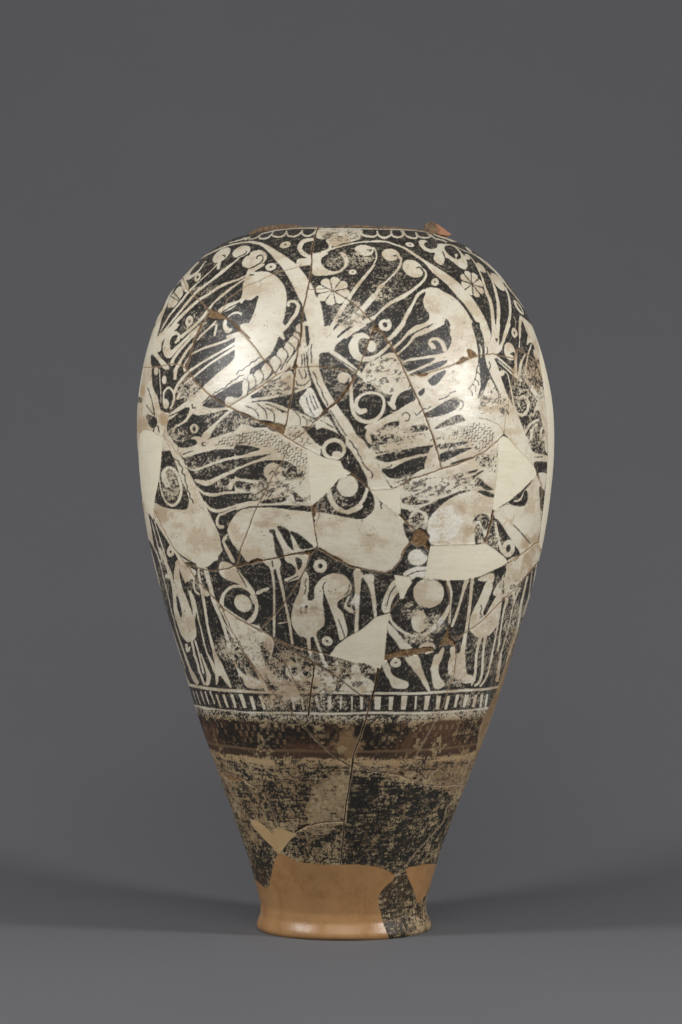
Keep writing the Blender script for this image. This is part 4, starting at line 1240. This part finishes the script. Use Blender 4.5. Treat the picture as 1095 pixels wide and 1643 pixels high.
vase = bpy.data.objects.new('vase', None); col.objects.link(vase)
vase['label'] = 'tall ovoid ancient vase, black with cream animal figures, pieced together from sherds, on grey backdrop'
vase['category'] = 'vase'
jf, if_ = np.divmod(np.arange(NFR*NT), NT); i2 = (if_+1) % NT
FACES = np.stack([jf*NT+if_, jf*NT+i2, (jf+1)*NT+i2, (jf+1)*NT+if_], 1).astype(np.int32)
labf = lab.reshape(-1)
for i in ids:
    f = FACES[labf == i]
    if len(f) < 30: continue
    vid, fi = np.unique(f, return_inverse=True)
    if i >= 900000:
        k = id_kind[i]; nm_, mt = ('plaster_fill', m_fill[k])
    else: nm_, mt = 'sherd', m_sherd
    o = mesh_obj(nm_, VERT[vid], fi.reshape(-1, 4), mt, vase)
    at = o.data.attributes.new('wall_colour', 'FLOAT_COLOR', 'POINT'); at.data.foreach_set('color', COL[vid].ravel())
    at = o.data.attributes.new('wall_roughness', 'FLOAT', 'POINT'); at.data.foreach_set('value', RO[vid])
    if i >= 900000:
        o['label'] = {1: 'smooth cream plaster fill', 2: 'tan plaster fill', 4: 'stained brown plaster fill', 3: 'smooth orange terracotta coloured plaster fill at the foot'}[k]

# ------------------------------------------------------------------ clay core seen in the gaps, underside, and the broken neck
def clay_material():
    m, nt, b = nodes_of('broken_clay'); tc = N(nt, 'ShaderNodeTexCoord')
    n = N(nt, 'ShaderNodeTexNoise', Scale=300.0, Detail=6.0, Roughness=.7); L(nt, tc, 'Object', n, 'Vector')
    cr = N(nt, 'ShaderNodeValToRGB'); e = cr.color_ramp.elements
    e[0].position = .36; e[0].color = (.035, .022, .014, 1); e[1].position = .68; e[1].color = (.20, .125, .065, 1)
    L(nt, n, 0, cr, 0); L(nt, cr, 0, b, 'Base Color'); b.inputs['Roughness'].default_value = .9
    bp = N(nt, 'ShaderNodeBump', Strength=.6, Distance=.001); L(nt, n, 0, bp, 'Height'); L(nt, bp, 0, b, 'Normal')
    return m
m_clay = clay_material()
def lathe(name, pts, mat, n=180, par=None, jag=None):
    v, f = [], []
    for j, (r, z) in enumerate(pts):
        for i in range(n):
            a = 2*math.pi*i/n; rr, zz = jag(j, a, r, z) if jag else (r, z)
            v.append(((rr*math.sin(a)+float(AX(zz)))*U, -rr*math.cos(a)*U, zz*U))
    for j in range(len(pts)-1):
        for i in range(n): k = (i+1) % n; f.append((j*n+i, j*n+k, (j+1)*n+k, (j+1)*n+i))
    return mesh_obj(name, v, f, mat, par)
core = [(max(R_[j]-5, 1), max(Z_[j], 4)) for j in list(range(2, NR, 6))]+[(R_[-1]-4, Z_[-1]-2)]
lathe('inner_wall', [(100, 60)]+[(R_[-1]-17, 900), (R_[-1]-14, 1100)]+core[::-1]+[(100, 4), (1, 4)], m_clay, 120, vase)
jn = np.random.RandomState(5).rand(400)
def hgt(a):
    d = math.degrees(a) % 360; d = d-360 if d > 180 else d
    base = np.interp(d, [-180, -95, -78, -62, -40, -28, -24, -6, 0, 10, 40, 55, 63, 66, 76, 84, 95, 180], [3, 5, 5, 8, 8, 5, 1.5, 1, 2.5, 3, 3, 3, 3, 3, 3, 3, 3, 3])
    k = (d+180)*1.0; i = int(k) % 399; return base+1.6*((jn[i]*(1-k % 1)+jn[i+1]*(k % 1))-.5)
def neck(j, a, r, z):
    h = hgt(a)
    if j in (2, 3, 4): z = Z_[-1]+h*(.55, 1, .9)[j-2]; r = r+(jn[int(a*40) % 399]-.5)*2
    return r, z
lathe('broken_neck', [(151, Z_[-1]-3), (150.5, Z_[-1]+.2), (150, 0), (147, 0), (141, 0), (137, Z_[-1]-3), (137, Z_[-1]-12)], m_clay, 360, vase, neck)

def prism(name, pts, y0, y1, mat, lean=0):
    bmv = [((x-CX)*U*(DIST+y0)/F, y0*U, (ZC-(y-YH)*(DIST+y0)/F)*U) for x, y in pts]
    n = len(pts); v = bmv+[(x*.985, y1*U, z+lean*U) for x, y, z in bmv]
    me = bpy.data.meshes.new(name); me.from_pydata(v, [], [tuple(range(n))[::-1], tuple(range(n, 2*n))]+[(i, (i+1) % n, n+(i+1) % n, n+i) for i in range(n)])
    me.materials.append(mat); o = bpy.data.objects.new(name, me); col.objects.link(o); o.parent = vase
    return o
prism('neck_fragment', [(682, 372), (683.5, 366), (683, 360), (686, 357.5), (690, 356.8), (693, 355.3), (697, 356.5), (699, 361), (701, 364), (703, 375), (690, 377)], -60, -38, m_clay)
mo, nt_, b_ = nodes_of('orange_terracotta'); b_.inputs['Base Color'].default_value = (.27, .12, .055, 1); b_.inputs['Roughness'].default_value = .6
tn = N(nt_, 'ShaderNodeTexNoise', Scale=500.0, Detail=4.0); bp_ = N(nt_, 'ShaderNodeBump', Strength=.4, Distance=.0005); L(nt_, tn, 0, bp_, 'Height'); L(nt_, bp_, 0, b_, 'Normal')
prism('neck_patch', [(698.5, 358), (703, 360), (708, 364), (712, 366), (717, 370.5), (725, 376), (720, 378), (703, 376)], -58, -36, mo)
